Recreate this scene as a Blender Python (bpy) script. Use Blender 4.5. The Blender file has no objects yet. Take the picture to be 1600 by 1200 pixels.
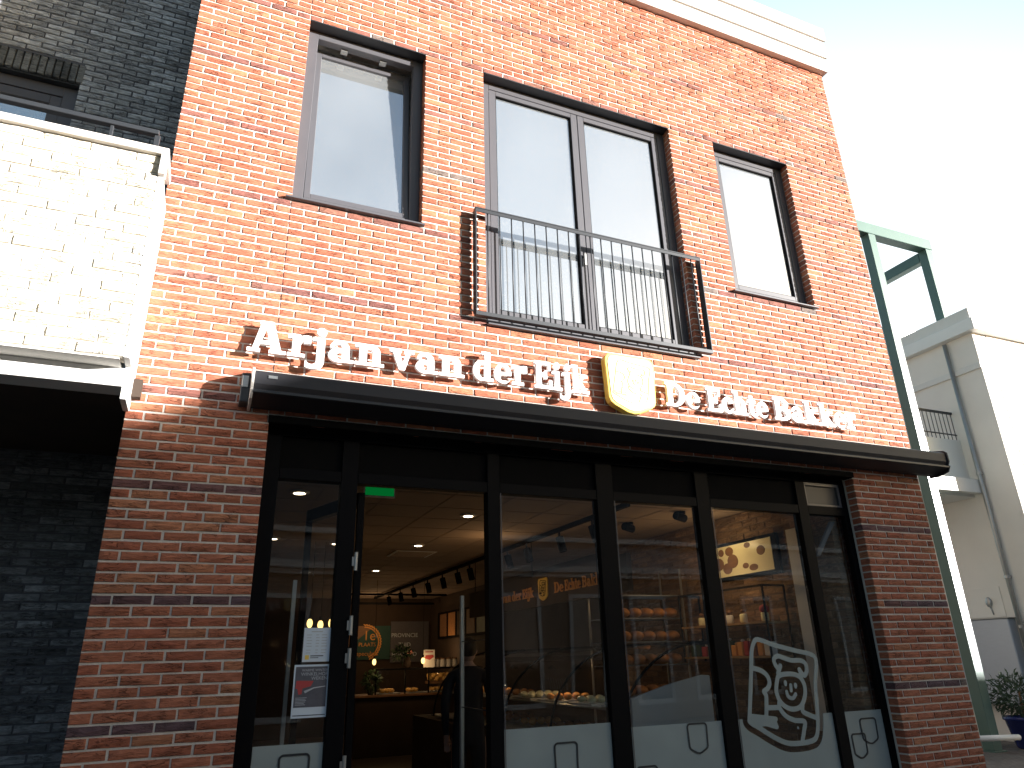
import bpy, math, random
import numpy as np
from mathutils import Matrix, Vector
random.seed(7); rng = np.random.default_rng(11)
S = bpy.context.scene; COL = S.collection; R = math.radians
Z0 = 1.6                      # eye height: heights below are written relative to the eye

# ---------------------------------------------------------------- camera, world, sun, exposure
cam = bpy.data.objects.new('camera', bpy.data.cameras.new('camera')); COL.objects.link(cam)
cam.data.sensor_width = 36; cam.data.lens = 36*1097.07/1600
cam.data.clip_start = .05; cam.data.clip_end = 500
CR = ((0.92073056, -0.11960491, -0.37141607), (-0.38938721, -0.34300477, -0.85482474), (-0.02515625, 0.93168793, -0.3623876))
M = Matrix(CR).to_4x4(); M.translation = (0, -4.77, Z0); cam.matrix_world = M
S.camera = cam
SUN_EL, SUN_AZ = R(8.94), R(129.0)      # azimuth clockwise from +Y
w = bpy.data.worlds.new('World'); S.world = w; w.use_nodes = True
nt = w.node_tree; sky = nt.nodes.new('ShaderNodeTexSky'); sky.sky_type = 'NISHITA'; sky.sun_disc = False
sky.sun_elevation = SUN_EL; sky.sun_rotation = SUN_AZ; sky.air_density = 1.0; sky.dust_density = 1.5; sky.ozone_density = 1.0
bg = nt.nodes['Background']; bg.inputs[1].default_value = 0.11
# glare whitening added to the sky's northern side; the side lighting the facade stays plain
tcw = nt.nodes.new('ShaderNodeTexCoord'); dt = nt.nodes.new('ShaderNodeVectorMath'); dt.operation = 'DOT_PRODUCT'; dt.inputs[1].default_value = (.62, .76, -.16)
nt.links.new(tcw.outputs['Generated'], dt.inputs[0])
def skyramp(lo, hi, prev, col):
    mr = nt.nodes.new('ShaderNodeMapRange'); mr.interpolation_type = 'SMOOTHSTEP'; mr.inputs[1].default_value = lo; mr.inputs[2].default_value = hi
    nt.links.new(dt.outputs['Value'], mr.inputs[0]); mx = nt.nodes.new('ShaderNodeMix'); mx.data_type = 'RGBA'
    nt.links.new(mr.outputs[0], mx.inputs[0]); nt.links.new(prev, mx.inputs[6]); mx.inputs[7].default_value = col+(1,); return mx.outputs[2]
o1 = skyramp(.02, .50, sky.outputs[0], (3.1, 5.0, 5.7)); o2 = skyramp(.50, .72, o1, (6.0, 6.6, 6.9))
nt.links.new(o2, bg.inputs[0]); bg.inputs[1].default_value = .063
sun = bpy.data.objects.new('sun', bpy.data.lights.new('sun', 'SUN')); COL.objects.link(sun)
sun.data.energy = 5.0; sun.data.angle = R(0.5); sun.data.color = (1.0, .97, .93)
sv = Vector((math.sin(SUN_AZ)*math.cos(SUN_EL), math.cos(SUN_AZ)*math.cos(SUN_EL), math.sin(SUN_EL)))
sun.rotation_euler = sv.to_track_quat('Z', 'Y').to_euler()
S.view_settings.view_transform = 'Standard'; S.view_settings.look = 'None'; S.view_settings.gamma = 1
S.view_settings.exposure = 1.85
S.render.engine = 'CYCLES'
S.cycles.max_bounces = 8; S.cycles.transparent_max_bounces = 16; S.cycles.use_fast_gi = False

# ---------------------------------------------------------------- materials
def nodemat(name):
    m = bpy.data.materials.new(name); m.use_nodes = True
    return m, m.node_tree, m.node_tree.nodes['Principled BSDF']
def mat(name, col, rough=.6, metal=0, emit=None, es=0, var=.12, scale=6, bump=0, bscale=60, stretch=None, spec=.5):
    m, t, b = nodemat(name)
    b.inputs['Roughness'].default_value = rough; b.inputs['Metallic'].default_value = metal
    b.inputs['Specular IOR Level'].default_value = spec
    tc = t.nodes.new('ShaderNodeTexCoord'); src = tc.outputs['Object']
    if stretch:
        mp = t.nodes.new('ShaderNodeMapping'); mp.inputs['Scale'].default_value = stretch
        t.links.new(src, mp.inputs[0]); src = mp.outputs[0]
    n = t.nodes.new('ShaderNodeTexNoise'); n.inputs['Scale'].default_value = scale; n.inputs['Detail'].default_value = 5
    t.links.new(src, n.inputs['Vector'])
    mx = t.nodes.new('ShaderNodeMix'); mx.data_type = 'RGBA'
    mx.inputs[6].default_value = tuple(c*(1-var) for c in col)+(1,)
    mx.inputs[7].default_value = tuple(min(1, c*(1+var)) for c in col)+(1,)
    t.links.new(n.outputs[0], mx.inputs[0]); t.links.new(mx.outputs[2], b.inputs['Base Color'])
    if emit:
        b.inputs['Emission Color'].default_value = emit+(1,); b.inputs['Emission Strength'].default_value = es
    if bump:
        n2 = t.nodes.new('ShaderNodeTexNoise'); n2.inputs['Scale'].default_value = bscale; n2.inputs['Detail'].default_value = 6
        t.links.new(src, n2.inputs['Vector'])
        bp = t.nodes.new('ShaderNodeBump'); bp.inputs['Strength'].default_value = bump; bp.inputs['Distance'].default_value = .01
        t.links.new(n2.outputs[0], bp.inputs['Height']); t.links.new(bp.outputs[0], b.inputs['Normal'])
    return m
def brickmat(name, crack=.6, rough=.9, var=.35):
    m, t, b = nodemat(name); b.inputs['Roughness'].default_value = rough; b.inputs['Specular IOR Level'].default_value = .25
    at = t.nodes.new('ShaderNodeAttribute'); at.attribute_name = 'Col'
    tc = t.nodes.new('ShaderNodeTexCoord')
    mp = t.nodes.new('ShaderNodeMapping'); mp.inputs['Scale'].default_value = (9, 9, 38); t.links.new(tc.outputs['Object'], mp.inputs[0])
    n = t.nodes.new('ShaderNodeTexNoise'); n.inputs['Scale'].default_value = 1.6; n.inputs['Detail'].default_value = 7; n.inputs['Roughness'].default_value = .65
    n.inputs['Distortion'].default_value = .6
    t.links.new(mp.outputs[0], n.inputs['Vector'])
    cr = t.nodes.new('ShaderNodeValToRGB'); cr.color_ramp.elements[0].position = .3; cr.color_ramp.elements[0].color = (1-var,)*3+(1,)
    cr.color_ramp.elements[1].position = .7; cr.color_ramp.elements[1].color = (1+var*.6,)*3+(1,)
    t.links.new(n.outputs[0], cr.inputs[0])
    mu = t.nodes.new('ShaderNodeMix'); mu.data_type = 'RGBA'; mu.blend_type = 'MULTIPLY'; mu.inputs[0].default_value = 1
    t.links.new(at.outputs['Color'], mu.inputs[6]); t.links.new(cr.outputs[0], mu.inputs[7])
    # folded creases of hand-moulded brick: thin dark valleys of a ridged noise
    n3 = t.nodes.new('ShaderNodeTexNoise'); n3.inputs['Scale'].default_value = 1.1; n3.inputs['Detail'].default_value = 3; n3.inputs['Distortion'].default_value = 1.2
    t.links.new(mp.outputs[0], n3.inputs['Vector'])
    r1 = t.nodes.new('ShaderNodeMath'); r1.operation = 'SUBTRACT'; r1.inputs[1].default_value = .5; t.links.new(n3.outputs[0], r1.inputs[0])
    r2 = t.nodes.new('ShaderNodeMath'); r2.operation = 'ABSOLUTE'; t.links.new(r1.outputs[0], r2.inputs[0])
    r3 = t.nodes.new('ShaderNodeMapRange'); r3.inputs[1].default_value = 0; r3.inputs[2].default_value = .035; t.links.new(r2.outputs[0], r3.inputs[0])
    fn = t.nodes.new('ShaderNodeTexNoise'); fn.inputs['Scale'].default_value = 7; t.links.new(tc.outputs['Object'], fn.inputs['Vector'])
    fm = t.nodes.new('ShaderNodeMapRange'); fm.inputs[1].default_value = .45; fm.inputs[2].default_value = .58; t.links.new(fn.outputs[0], fm.inputs[0])
    r4 = t.nodes.new('ShaderNodeMix'); r4.data_type = 'FLOAT'; r4.inputs[2].default_value = 1
    t.links.new(fm.outputs[0], r4.inputs[0]); t.links.new(r3.outputs[0], r4.inputs[3])
    cd_ = t.nodes.new('ShaderNodeMapRange'); cd_.inputs[3].default_value = .42; t.links.new(r4.outputs[0], cd_.inputs[0])
    m3 = t.nodes.new('ShaderNodeMix'); m3.data_type = 'RGBA'; m3.blend_type = 'MULTIPLY'; m3.inputs[0].default_value = 1
    t.links.new(mu.outputs[2], m3.inputs[6]); t.links.new(cd_.outputs[0], m3.inputs[7]); t.links.new(m3.outputs[2], b.inputs['Base Color'])
    ad = t.nodes.new('ShaderNodeMath'); ad.operation = 'MULTIPLY_ADD'; ad.inputs[1].default_value = crack
    t.links.new(r4.outputs[0], ad.inputs[0]); t.links.new(n.outputs[0], ad.inputs[2])
    bp = t.nodes.new('ShaderNodeBump'); bp.inputs['Strength'].default_value = 1; bp.inputs['Distance'].default_value = .009
    t.links.new(ad.outputs[0], bp.inputs['Height']); t.links.new(bp.outputs[0], b.inputs['Normal'])
    return m
def glassmat(name, fac, ior=1.5, tint=(.93, .96, .96), rough=0.0, gcol=(1, 1, 1), veil=0):
    m = bpy.data.materials.new(name); m.use_nodes = True; t = m.node_tree; t.nodes.clear()
    o = t.nodes.new('ShaderNodeOutputMaterial'); mx = t.nodes.new('ShaderNodeMixShader')
    tr = t.nodes.new('ShaderNodeBsdfTransparent'); tr.inputs[0].default_value = tint+(1,)
    gl = t.nodes.new('ShaderNodeBsdfGlossy'); gl.inputs['Roughness'].default_value = rough; gl.inputs[0].default_value = gcol+(1,)
    if fac is None:
        f = t.nodes.new('ShaderNodeFresnel'); f.inputs[0].default_value = ior
        ge = t.nodes.new('ShaderNodeNewGeometry'); iv = t.nodes.new('ShaderNodeMath'); iv.operation = 'SUBTRACT'; iv.inputs[0].default_value = 1; t.links.new(ge.outputs['Backfacing'], iv.inputs[1])
        pr = t.nodes.new('ShaderNodeMath'); pr.operation = 'MULTIPLY'; t.links.new(f.outputs[0], pr.inputs[0]); t.links.new(iv.outputs[0], pr.inputs[1]); t.links.new(pr.outputs[0], mx.inputs[0])
    else:
        mx.inputs[0].default_value = fac
    t.links.new(tr.outputs[0], mx.inputs[1]); t.links.new(gl.outputs[0], mx.inputs[2]); t.links.new(mx.outputs[0], o.inputs[0])
    if veil:  # pale diffuse layer put on the panes to imitate a glare veil
        df = t.nodes.new('ShaderNodeBsdfDiffuse'); df.inputs[0].default_value = (.75, .78, .8, 1); m2 = t.nodes.new('ShaderNodeMixShader')
        nd = t.nodes.new('ShaderNodeTexNoise'); nd.inputs['Scale'].default_value = .8; nd.inputs['Detail'].default_value = 3
        md = t.nodes.new('ShaderNodeMapRange'); md.inputs[3].default_value = veil*.5; md.inputs[4].default_value = veil*1.5; t.links.new(nd.outputs[0], md.inputs[0])
        t.links.new(md.outputs[0], m2.inputs[0]); t.links.new(mx.outputs[0], m2.inputs[1]); t.links.new(df.outputs[0], m2.inputs[2]); t.links.new(m2.outputs[0], o.inputs[0])
    # very slight waviness of float glass
    tc = t.nodes.new('ShaderNodeTexCoord'); n = t.nodes.new('ShaderNodeTexNoise'); n.inputs['Scale'].default_value = 1.3; n.inputs['Detail'].default_value = 0
    t.links.new(tc.outputs['Object'], n.inputs['Vector'])
    bp = t.nodes.new('ShaderNodeBump'); bp.inputs['Strength'].default_value = .12; bp.inputs['Distance'].default_value = .02
    t.links.new(n.outputs[0], bp.inputs['Height']); t.links.new(bp.outputs[0], gl.inputs['Normal'])
    return m
MT = {}
MT['brick'] = brickmat('red_brick'); MT['brick_d'] = brickmat('dark_brick', .7, .85, .6); MT['brick_w'] = brickmat('cream_brick', .6, .9, .15)
MT['mortar'] = mat('mortar', (.60, .56, .51), .95, var=.2, scale=20, bump=.5)
MT['mortar_d'] = mat('dark_mortar', (.10, .105, .12), .95, bump=.5)
MT['mortar_w'] = mat('pale_mortar', (.62, .58, .5), .95, bump=.5)
MT['frame'] = mat('anthracite_frame', (.085, .083, .092), .38, var=.06, bump=.03, bscale=200)
MT['shopframe'] = mat('black_frame', (.003, .003, .004), .55, var=.1, spec=.08)
MT['steel'] = mat('dark_steel', (.032, .035, .04), .45, .2, var=.1)
MT['white'] = mat('white_paint', (.8, .79, .76), .5, var=.03, bump=.05)
MT['offwhite'] = mat('off_white_plaster', (.72, .7, .66), .8, var=.05, bump=.15)
MT['cornice'] = mat('pale_zinc_cornice', (.62, .58, .54), .55, var=.04)
MT['letter'] = mat('white_acrylic', (.85, .85, .84), .3, var=.01)
MT['gold'] = mat('golden_enamel', (.85, .60, .12), .35, var=.04)
MT['goldpale'] = mat('pale_gold_face', (.88, .82, .52), .35, var=.03)
MT['awning'] = mat('awning_cassette_paint', (.03, .029, .034), .55, var=.1, spec=.35)
MT['black'] = mat('black_matte', (.004, .004, .0045), .8, spec=.08)
MT['beige'] = mat('beige_render', (.80, .76, .70), .9, var=.08, scale=2, bump=.2, bscale=120)
MT['green'] = mat('green_painted_steel', (.085, .15, .13), .32, var=.15, scale=4)
MT['zinc'] = mat('zinc_pipe', (.42, .42, .41), .4, .7, var=.1)
MT['cab'] = mat('brushed_cabinet_steel', (.50, .54, .60), .38, .45, var=.08, stretch=(1, 1, 12))
MT['ceil'] = mat('ceiling_tile', (.34, .26, .20), .9, var=.06)
MT['ceilw'] = mat('white_ceiling', (.8, .8, .78), .9, var=.02)
MT['roomwall'] = mat('room_wall', (.62, .64, .63), .9, var=.03)
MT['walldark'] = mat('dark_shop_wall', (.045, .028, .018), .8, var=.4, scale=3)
MT['shopfloor'] = mat('shop_floor', (.06, .045, .035), .5, var=.3)
MT['wood'] = mat('warm_wood', (.22, .11, .05), .6, var=.35, scale=5, stretch=(1, 1, 8))
MT['woodlit'] = mat('pale_shelf_wood', (.42, .26, .12), .6, var=.3, scale=5)
MT['bread'] = mat('bread_crust', (.42, .19, .06), .7, var=.5, scale=14, bump=.5, bscale=30)
MT['bun'] = mat('golden_bun', (.75, .42, .12), .6, var=.35, scale=14)
MT['film'] = None
MT['teal'] = mat('teal_board', (.02, .075, .065), .7, var=.15)
MT['paper'] = mat('white_paper', (.62, .70, .78), .8, var=.03)
MT['ink'] = mat('black_ink', (.05, .06, .09), .8)
MT['postergrey'] = mat('poster_dark', (.10, .10, .12), .7, var=.3, scale=25)
MT['red'] = mat('poster_red', (.45, .06, .06), .7)
MT['greyink'] = mat('grey_ink', (.45, .47, .50), .8)
MT['orange'] = mat('orange_paint', (.75, .33, .07), .6)
MT['leaf'] = mat('leaf_green', (.035, .07, .03), .5, var=.5, scale=9)
MT['blue'] = mat('cobalt_glaze', (.02, .03, .16), .2, var=.1)
MT['curtain'] = mat('white_curtain', (.8, .8, .78), .9)
MT['skin'] = mat('skin', (.45, .27, .2), .6); MT['coat'] = mat('dark_coat', (.015, .014, .016), .9); MT['hair'] = mat('dark_hair', (.03, .02, .012), .7)
MT['roof'] = mat('dark_roof_tile', (.035, .032, .035), .7, var=.4, scale=10, bump=.6, bscale=20, stretch=(1, 1, 4))
MT['siding'] = mat('grey_siding', (.15, .16, .18), .7, var=.05)
MT['wallbrown'] = mat('brown_stone', (.14, .11, .09), .85, var=.3)
MT['glass'] = glassmat('shop_glass', None, 1.75, (.9, .92, .92))
MT['glassup'] = glassmat('coated_glass', .80, tint=(.62, .72, .74), gcol=(1.0, 1.0, 1.0), veil=.14)
MT['darkglass'] = mat('dark_window_glass', (.01, .012, .015), .05)
MT['trim'] = mat('house_trim', (.34, .35, .36), .7, var=.05)
MT['mortar_i'] = mat('inner_mortar', (.20, .14, .09), .95)
MT['glassin'] = glassmat('display_glass', None, 1.35, (.95, .97, .97))
def emis(name, col, s):
    m = bpy.data.materials.new(name); m.use_nodes = True; t = m.node_tree; t.nodes.clear()
    o = t.nodes.new('ShaderNodeOutputMaterial'); e = t.nodes.new('ShaderNodeEmission'); e.inputs[0].default_value = col+(1,); e.inputs[1].default_value = s
    t.links.new(e.outputs[0], o.inputs[0]); return m
MT['lamp'] = emis('downlight_glow', (1, .80, .52), 3.0)
MT['bulb'] = emis('filament_glow', (1, .62, .2), .9)
MT['exitgreen'] = emis('exit_sign_green', (.0, .30, .05), .10)
def filmmat():
    m = bpy.data.materials.new('frosted_film'); m.use_nodes = True; t = m.node_tree; b = t.nodes['Principled BSDF']; o = t.nodes['Material Output']
    b.inputs['Base Color'].default_value = (.34, .40, .40, 1); b.inputs['Roughness'].default_value = .55
    tc = t.nodes.new('ShaderNodeTexCoord'); n = t.nodes.new('ShaderNodeTexNoise'); n.inputs['Scale'].default_value = 2.2; t.links.new(tc.outputs['Object'], n.inputs[0])
    mr = t.nodes.new('ShaderNodeMapRange'); mr.inputs[3].default_value = .55; mr.inputs[4].default_value = .95; t.links.new(n.outputs[0], mr.inputs[0])
    tr = t.nodes.new('ShaderNodeBsdfTransparent'); mx = t.nodes.new('ShaderNodeMixShader')
    t.links.new(mr.outputs[0], mx.inputs[0]); t.links.new(tr.outputs[0], mx.inputs[1]); t.links.new(b.outputs[0], mx.inputs[2]); t.links.new(mx.outputs[0], o.inputs[0])
    return m
MT['film'] = filmmat()
def paving():
    m, t, b = nodemat('brick_paving'); b.inputs['Roughness'].default_value = .85
    tc = t.nodes.new('ShaderNodeTexCoord'); br = t.nodes.new('ShaderNodeTexBrick'); br.inputs['Scale'].default_value = 5
    br.inputs['Color1'].default_value = (.11, .085, .07, 1); br.inputs['Color2'].default_value = (.16, .13, .11, 1); br.inputs['Mortar'].default_value = (.05, .045, .04, 1)
    br.inputs['Mortar Size'].default_value = .02
    t.links.new(tc.outputs['Object'], br.inputs['Vector'])
    n = t.nodes.new('ShaderNodeTexNoise'); n.inputs['Scale'].default_value = 1.5; n.inputs['Detail'].default_value = 8; t.links.new(tc.outputs['Object'], n.inputs[0])
    mu = t.nodes.new('ShaderNodeMix'); mu.data_type = 'RGBA'; mu.blend_type = 'OVERLAY'; mu.inputs[0].default_value = .7
    t.links.new(br.outputs[0], mu.inputs[6]); t.links.new(n.outputs[0], mu.inputs[7]); t.links.new(mu.outputs[2], b.inputs['Base Color'])
    bp = t.nodes.new('ShaderNodeBump'); bp.inputs['Strength'].default_value = .6; t.links.new(br.outputs['Fac'], bp.inputs['Height']); bp.invert = True
    t.links.new(bp.outputs[0], b.inputs['Normal']); return m
MT['paving'] = paving()

# ---------------------------------------------------------------- mesh helpers
def link(o, parent=None):
    COL.objects.link(o)
    if parent is not None: o.parent = parent
    return o
def thing(name, label, cat, loc=(0, 0, 0), group=None, rz=0):
    o = bpy.data.objects.new(name, None); COL.objects.link(o); o.empty_display_size = .1
    o.location = (loc[0], loc[1], loc[2]+Z0); o.rotation_euler = (0, 0, rz)
    o['label'] = label; o['category'] = cat
    if group: o['group'] = group
    return o
def tag(o, label, cat, group=None):
    o['label'] = label; o['category'] = cat
    if group: o['group'] = group
    return o
class MB:
    def __init__(s): s.v = []; s.f = []; s.mi = []; s.m = 0
    def add(s, vs, fs):
        b = len(s.v); s.v += [tuple(p) for p in vs]; s.f += [tuple(i+b for i in f) for f in fs]; s.mi += [s.m]*len(fs); return s
    def box(s, x0, x1, y0, y1, z0, z1):
        return s.add([(x0,y0,z0),(x1,y0,z0),(x1,y1,z0),(x0,y1,z0),(x0,y0,z1),(x1,y0,z1),(x1,y1,z1),(x0,y1,z1)],
                     [(0,3,2,1),(4,5,6,7),(0,1,5,4),(1,2,6,5),(2,3,7,6),(3,0,4,7)])
    def prism(s, pts, y0, y1):          # polygon in x,z extruded along y (counter-clockwise seen from -y)
        n = len(pts)
        return s.add([(x, y0, z) for x, z in pts]+[(x, y1, z) for x, z in pts],
                     [tuple(range(n)), tuple(range(2*n-1, n-1, -1))]+[(i, n+i, n+(i+1) % n, (i+1) % n) for i in range(n)])
    def prismx(s, pts, x0, x1):         # polygon in y,z extruded along x
        n = len(pts)
        return s.add([(x0, y, z) for y, z in pts]+[(x1, y, z) for y, z in pts],
                     [tuple(range(n-1, -1, -1)), tuple(range(n, 2*n))]+[((i+1) % n, n+(i+1) % n, n+i, i) for i in range(n)])
    def cyl(s, a, b, r, n=10, r2=None):
        a = Vector(a); b = Vector(b); r2 = r if r2 is None else r2; d = (b-a).normalized()
        u = d.orthogonal().normalized(); w_ = d.cross(u); vs = []
        for p, rr in ((a, r), (b, r2)):
            for i in range(n):
                t = 2*math.pi*i/n; vs.append(p+u*math.cos(t)*rr+w_*math.sin(t)*rr)
        return s.add(vs, [tuple(range(n-1, -1, -1)), tuple(range(n, 2*n))]+[(i, (i+1) % n, n+(i+1) % n, n+i) for i in range(n)])
    def lathe(s, c, prof, n=16):        # prof: (r, z)
        vs = []; k = len(prof)
        for r, z in prof:
            for i in range(n):
                t = 2*math.pi*i/n; vs.append((c[0]+r*math.cos(t), c[1]+r*math.sin(t), c[2]+z))
        fs = [(j*n+i, j*n+(i+1) % n, (j+1)*n+(i+1) % n, (j+1)*n+i) for j in range(k-1) for i in range(n)]
        fs += [tuple(range(n-1, -1, -1)), tuple((k-1)*n+i for i in range(n))]
        return s.add(vs, fs)
    def ball(s, c, r, n=12, m=8, jitter=0):
        prof = []; rx, ry, rz = (r, r, r) if not isinstance(r, tuple) else r
        vs = [(c[0], c[1], c[2]-rz)]; fs = []
        for j in range(1, m):
            ph = math.pi*j/m
            for i in range(n):
                t = 2*math.pi*i/n; k = 1+random.uniform(-jitter, jitter)
                vs.append((c[0]+rx*k*math.sin(ph)*math.cos(t), c[1]+ry*k*math.sin(ph)*math.sin(t), c[2]-rz*k*math.cos(ph)))
        vs.append((c[0], c[1], c[2]+rz)); L = len(vs)-1
        for i in range(n):
            fs.append((0, 1+(i+1) % n, 1+i)); fs.append((L, L-n+i, L-n+(i+1) % n))
        for j in range(m-2):
            for i in range(n):
                a = 1+j*n+i; b_ = 1+j*n+(i+1) % n; fs.append((a, b_, b_+n, a+n))
        return s.add(vs, fs)
    def build(s, name, mats, parent=None, bevel=0, smooth=False, local=False, seg=1):
        me = bpy.data.meshes.new(name); off = 0 if local else Z0
        me.from_pydata([(x, y, z+off) for x, y, z in s.v], [], s.f); me.update()
        for m in (mats if isinstance(mats, (list, tuple)) else [mats]): me.materials.append(MT[m] if isinstance(m, str) else m)
        if len(me.materials) > 1: me.polygons.foreach_set('material_index', s.mi)
        if smooth: me.polygons.foreach_set('use_smooth', [True]*len(me.polygons))
        o = bpy.data.objects.new(name, me); link(o, parent)
        if parent is not None and not local and parent.type == 'EMPTY': o.location = -Vector(parent.location)
        if bevel:
            b = o.modifiers.new('bevel', 'BEVEL'); b.width = bevel; b.segments = seg; b.limit_method = 'ANGLE'; b.angle_limit = R(40)
        return o
def dup(root, loc, label=None, group=None, rz=None, scale=None):
    def rec(o, par):
        c = o.copy(); COL.objects.link(c)
        if par is not None: c.parent = par
        for ch in list(o.children): rec(ch, c)
        return c
    c = rec(root, None); c.location = (loc[0], loc[1], loc[2]+Z0)
    if rz is not None: c.rotation_euler = (0, 0, rz)
    if scale: c.scale = scale
    if label: c['label'] = label
    if group: c['group'] = group
    return c

# ---------------------------------------------------------------- brick walls, brick by brick
def brick_wall(name, x0, x1, z0, z1, y, holes, colf, mats, parent, depth=.1, pitch=.2118, row=.0619, zref=-.316-.03095, joint=.0125,
               xref=None, ylip=.009, halfrow=0, seams=(), back=None, wob=.0018, soldier=None, bond=.5):
    xref = x0 if xref is None else xref
    V = []; F = []; C = []; nv = 0
    k0 = int(math.floor((z0-zref)/row)); k1 = int(math.ceil((z1-zref)/row))
    GX, GZ = 5, 3
    for k in range(k0, k1+1):
        zb = zref+k*row+joint/2; zt = zb+row-joint
        if zt < z0+.01 or zb > z1-.01: continue
        zb = max(zb, z0); zt = min(zt, z1); zm = (zb+zt)/2
        # solid intervals on this course
        iv = [(x0, x1, True, True)]
        for hx0, hx1, hz0, hz1 in holes:
            if hz0 < zm < hz1:
                niv = []
                for a, b, ea, eb in iv:
                    if hx1 <= a or hx0 >= b: niv.append((a, b, ea, eb)); continue
                    if hx0 > a: niv.append((a, hx0, ea, True))
                    if hx1 < b: niv.append((hx1, b, True, eb))
                iv = niv
        for sx in seams:
            niv = []
            for a, b, ea, eb in iv:
                if a+.03 < sx < b-.03: niv += [(a, sx-.003, ea, False), (sx+.003, b, False, eb)]
                else: niv.append((a, b, ea, eb))
            iv = niv
        o = xref + (pitch*bond if (k+halfrow) % 2 else 0)
        if bond != .5: o = xref + pitch*((k*bond) % 1)
        j0 = int(math.floor((x0-o)/pitch))-1; j1 = int(math.ceil((x1-o)/pitch))+1
        segs = []
        for a, b, ea, eb in iv:
            sg = []
            for j in range(j0, j1):
                cx0 = max(o+j*pitch+joint/2, a); cx1 = min(o+(j+1)*pitch-joint/2, b)
                if cx1-cx0 > .004: sg.append([cx0, cx1])
            if len(sg) > 1 and sg[0][1]-sg[0][0] < .06: sg[1][0] = sg[0][0]; sg.pop(0)
            if len(sg) > 1 and sg[-1][1]-sg[-1][0] < .06: sg[-2][1] = sg[-1][1]; sg.pop()
            if sg: sg[0][0] = min(sg[0][0], a+.001); sg[-1][1] = max(sg[-1][1], b-.001)
            segs += [(q[0], q[1], a, b, ea, eb) for q in sg]
        if True:
            for cx0, cx1, a, b, ea, eb in segs:
                fl = cx0 < a+.012; fr = cx1 > b-.012
                if fl: cx0 = a
                if fr: cx1 = b
                if not fl: cx0 += random.uniform(-.002, .002)
                if not fr: cx1 += random.uniform(-.002, .002)
                yf = y+random.uniform(-.0025, .002); deep = y+(depth if ((fl and ea) or (fr and eb)) else ylip+.006)
                tb = zb+random.uniform(-.0015, .0015); tt = zt+random.uniform(-.0015, .0015); sl = random.uniform(-.0015, .0015)
                xs = np.linspace(cx0, cx1, GX); r = .0045
                g = []
                zz = [tb+r*.3, (tb+tt)/2, tt-r*.3]
                for iz in range(GZ):
                    for ix in range(GX):
                        e = (ix in (0, GX-1)) or iz != 1
                        xx = xs[ix]+(r*.6 if ix == 0 else -r*.6 if ix == GX-1 else 0)
                        g.append((xx, yf+(r*.55 if e else -.0012)+random.uniform(-wob, wob), zz[iz]+sl*(ix/(GX-1)-.5)+random.uniform(-.0008, .0008)))
                # rim verts (full size, set back) then back ring
                per = [(0, i) for i in range(GX)]+[(1, GX-1)]+[(2, i) for i in range(GX-1, -1, -1)]+[(1, 0)]
                rim = []; bk = []
                for iz, ix in per:
                    zx = tb if iz == 0 else tt if iz == 2 else (tb+tt)/2
                    rim.append((xs[ix]+random.uniform(-.0006, .0006), yf+r*1.3+random.uniform(0, wob), zx+sl*(ix/(GX-1)-.5)+random.uniform(-.0008, .0008)))
                    bk.append((xs[ix], deep, zx))
                V += g+rim+bk
                G = lambda iz, ix: nv+iz*GX+ix
                for iz in range(GZ-1):
                    for ix in range(GX-1): F.append((G(iz, ix), G(iz, ix+1), G(iz+1, ix+1), G(iz+1, ix)))
                n = len(per); rb = nv+GX*GZ; bb = rb+n
                for i in range(n):
                    i2 = (i+1) % n; p = G(*per[i]); q = G(*per[i2])
                    F.append((rb+i, rb+i2, q, p)); F.append((bb+i, bb+i2, rb+i2, rb+i))
                c = colf(k, (cx0+cx1)/2, zm); C += [c]*(GX*GZ+2*n); nv += GX*GZ+2*n
    nb = len(F)
    # mortar: sheet with openings, reveals
    xs = sorted(set([x0, x1]+[min(max(h[i], x0), x1) for h in holes for i in (0, 1)])); zs = sorted(set([z0, z1]+[min(max(h[i], z0), z1) for h in holes for i in (2, 3)]))
    ym = y+ylip; yb = y+depth+.001 if back is None else back
    solid = {}
    for i in range(len(xs)-1):
        for j in range(len(zs)-1):
            cx = (xs[i]+xs[i+1])/2; cz = (zs[j]+zs[j+1])/2
            solid[i, j] = not any(h[0] < cx < h[1] and h[2] < cz < h[3] for h in holes)
    mc = (.5, .5, .5, 1)
    def quad(a, b, c, d):
        nonlocal nv
        V.extend([a, b, c, d]); F.append((nv, nv+1, nv+2, nv+3)); C.extend([mc]*4); nv += 4
    e = .004
    for (i, j), s in solid.items():
        if not s: continue
        a, b, c, d = xs[i], xs[i+1], zs[j], zs[j+1]
        quad((a, ym, c), (b, ym, c), (b, ym, d), (a, ym, d)); quad((b, yb, c), (a, yb, c), (a, yb, d), (b, yb, d))
        for (ni, nj, P1, P2) in ((i-1, j, (a, c), (a, d)), (i+1, j, (b, d), (b, c)), (i, j-1, (b, c), (a, c)), (i, j+1, (a, d), (b, d))):
            if not solid.get((ni, nj), False):
                if ni != i: dx = e if ni < i else -e; quad((P1[0]+dx, ym, P1[1]), (P1[0]+dx, yb, P1[1]), (P2[0]+dx, yb, P2[1]), (P2[0]+dx, ym, P2[1]))
                else: quad((P1[0], ym, P1[1]), (P1[0], yb, P1[1]), (P2[0], yb, P2[1]), (P2[0], ym, P2[1]))
    me = bpy.data.meshes.new(name); me.from_pydata([(a, b, c+Z0) for a, b, c in V], [], F); me.update()
    me.materials.append(MT[mats[0]]); me.materials.append(MT[mats[1]])
    me.polygons.foreach_set('material_index', [0]*nb+[1]*(len(F)-nb))
    at = me.color_attributes.new('Col', 'FLOAT_COLOR', 'POINT'); at.data.foreach_set('color', np.array(C, dtype=np.float32).ravel())
    o = bpy.data.objects.new(name, me); link(o, parent)
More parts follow.
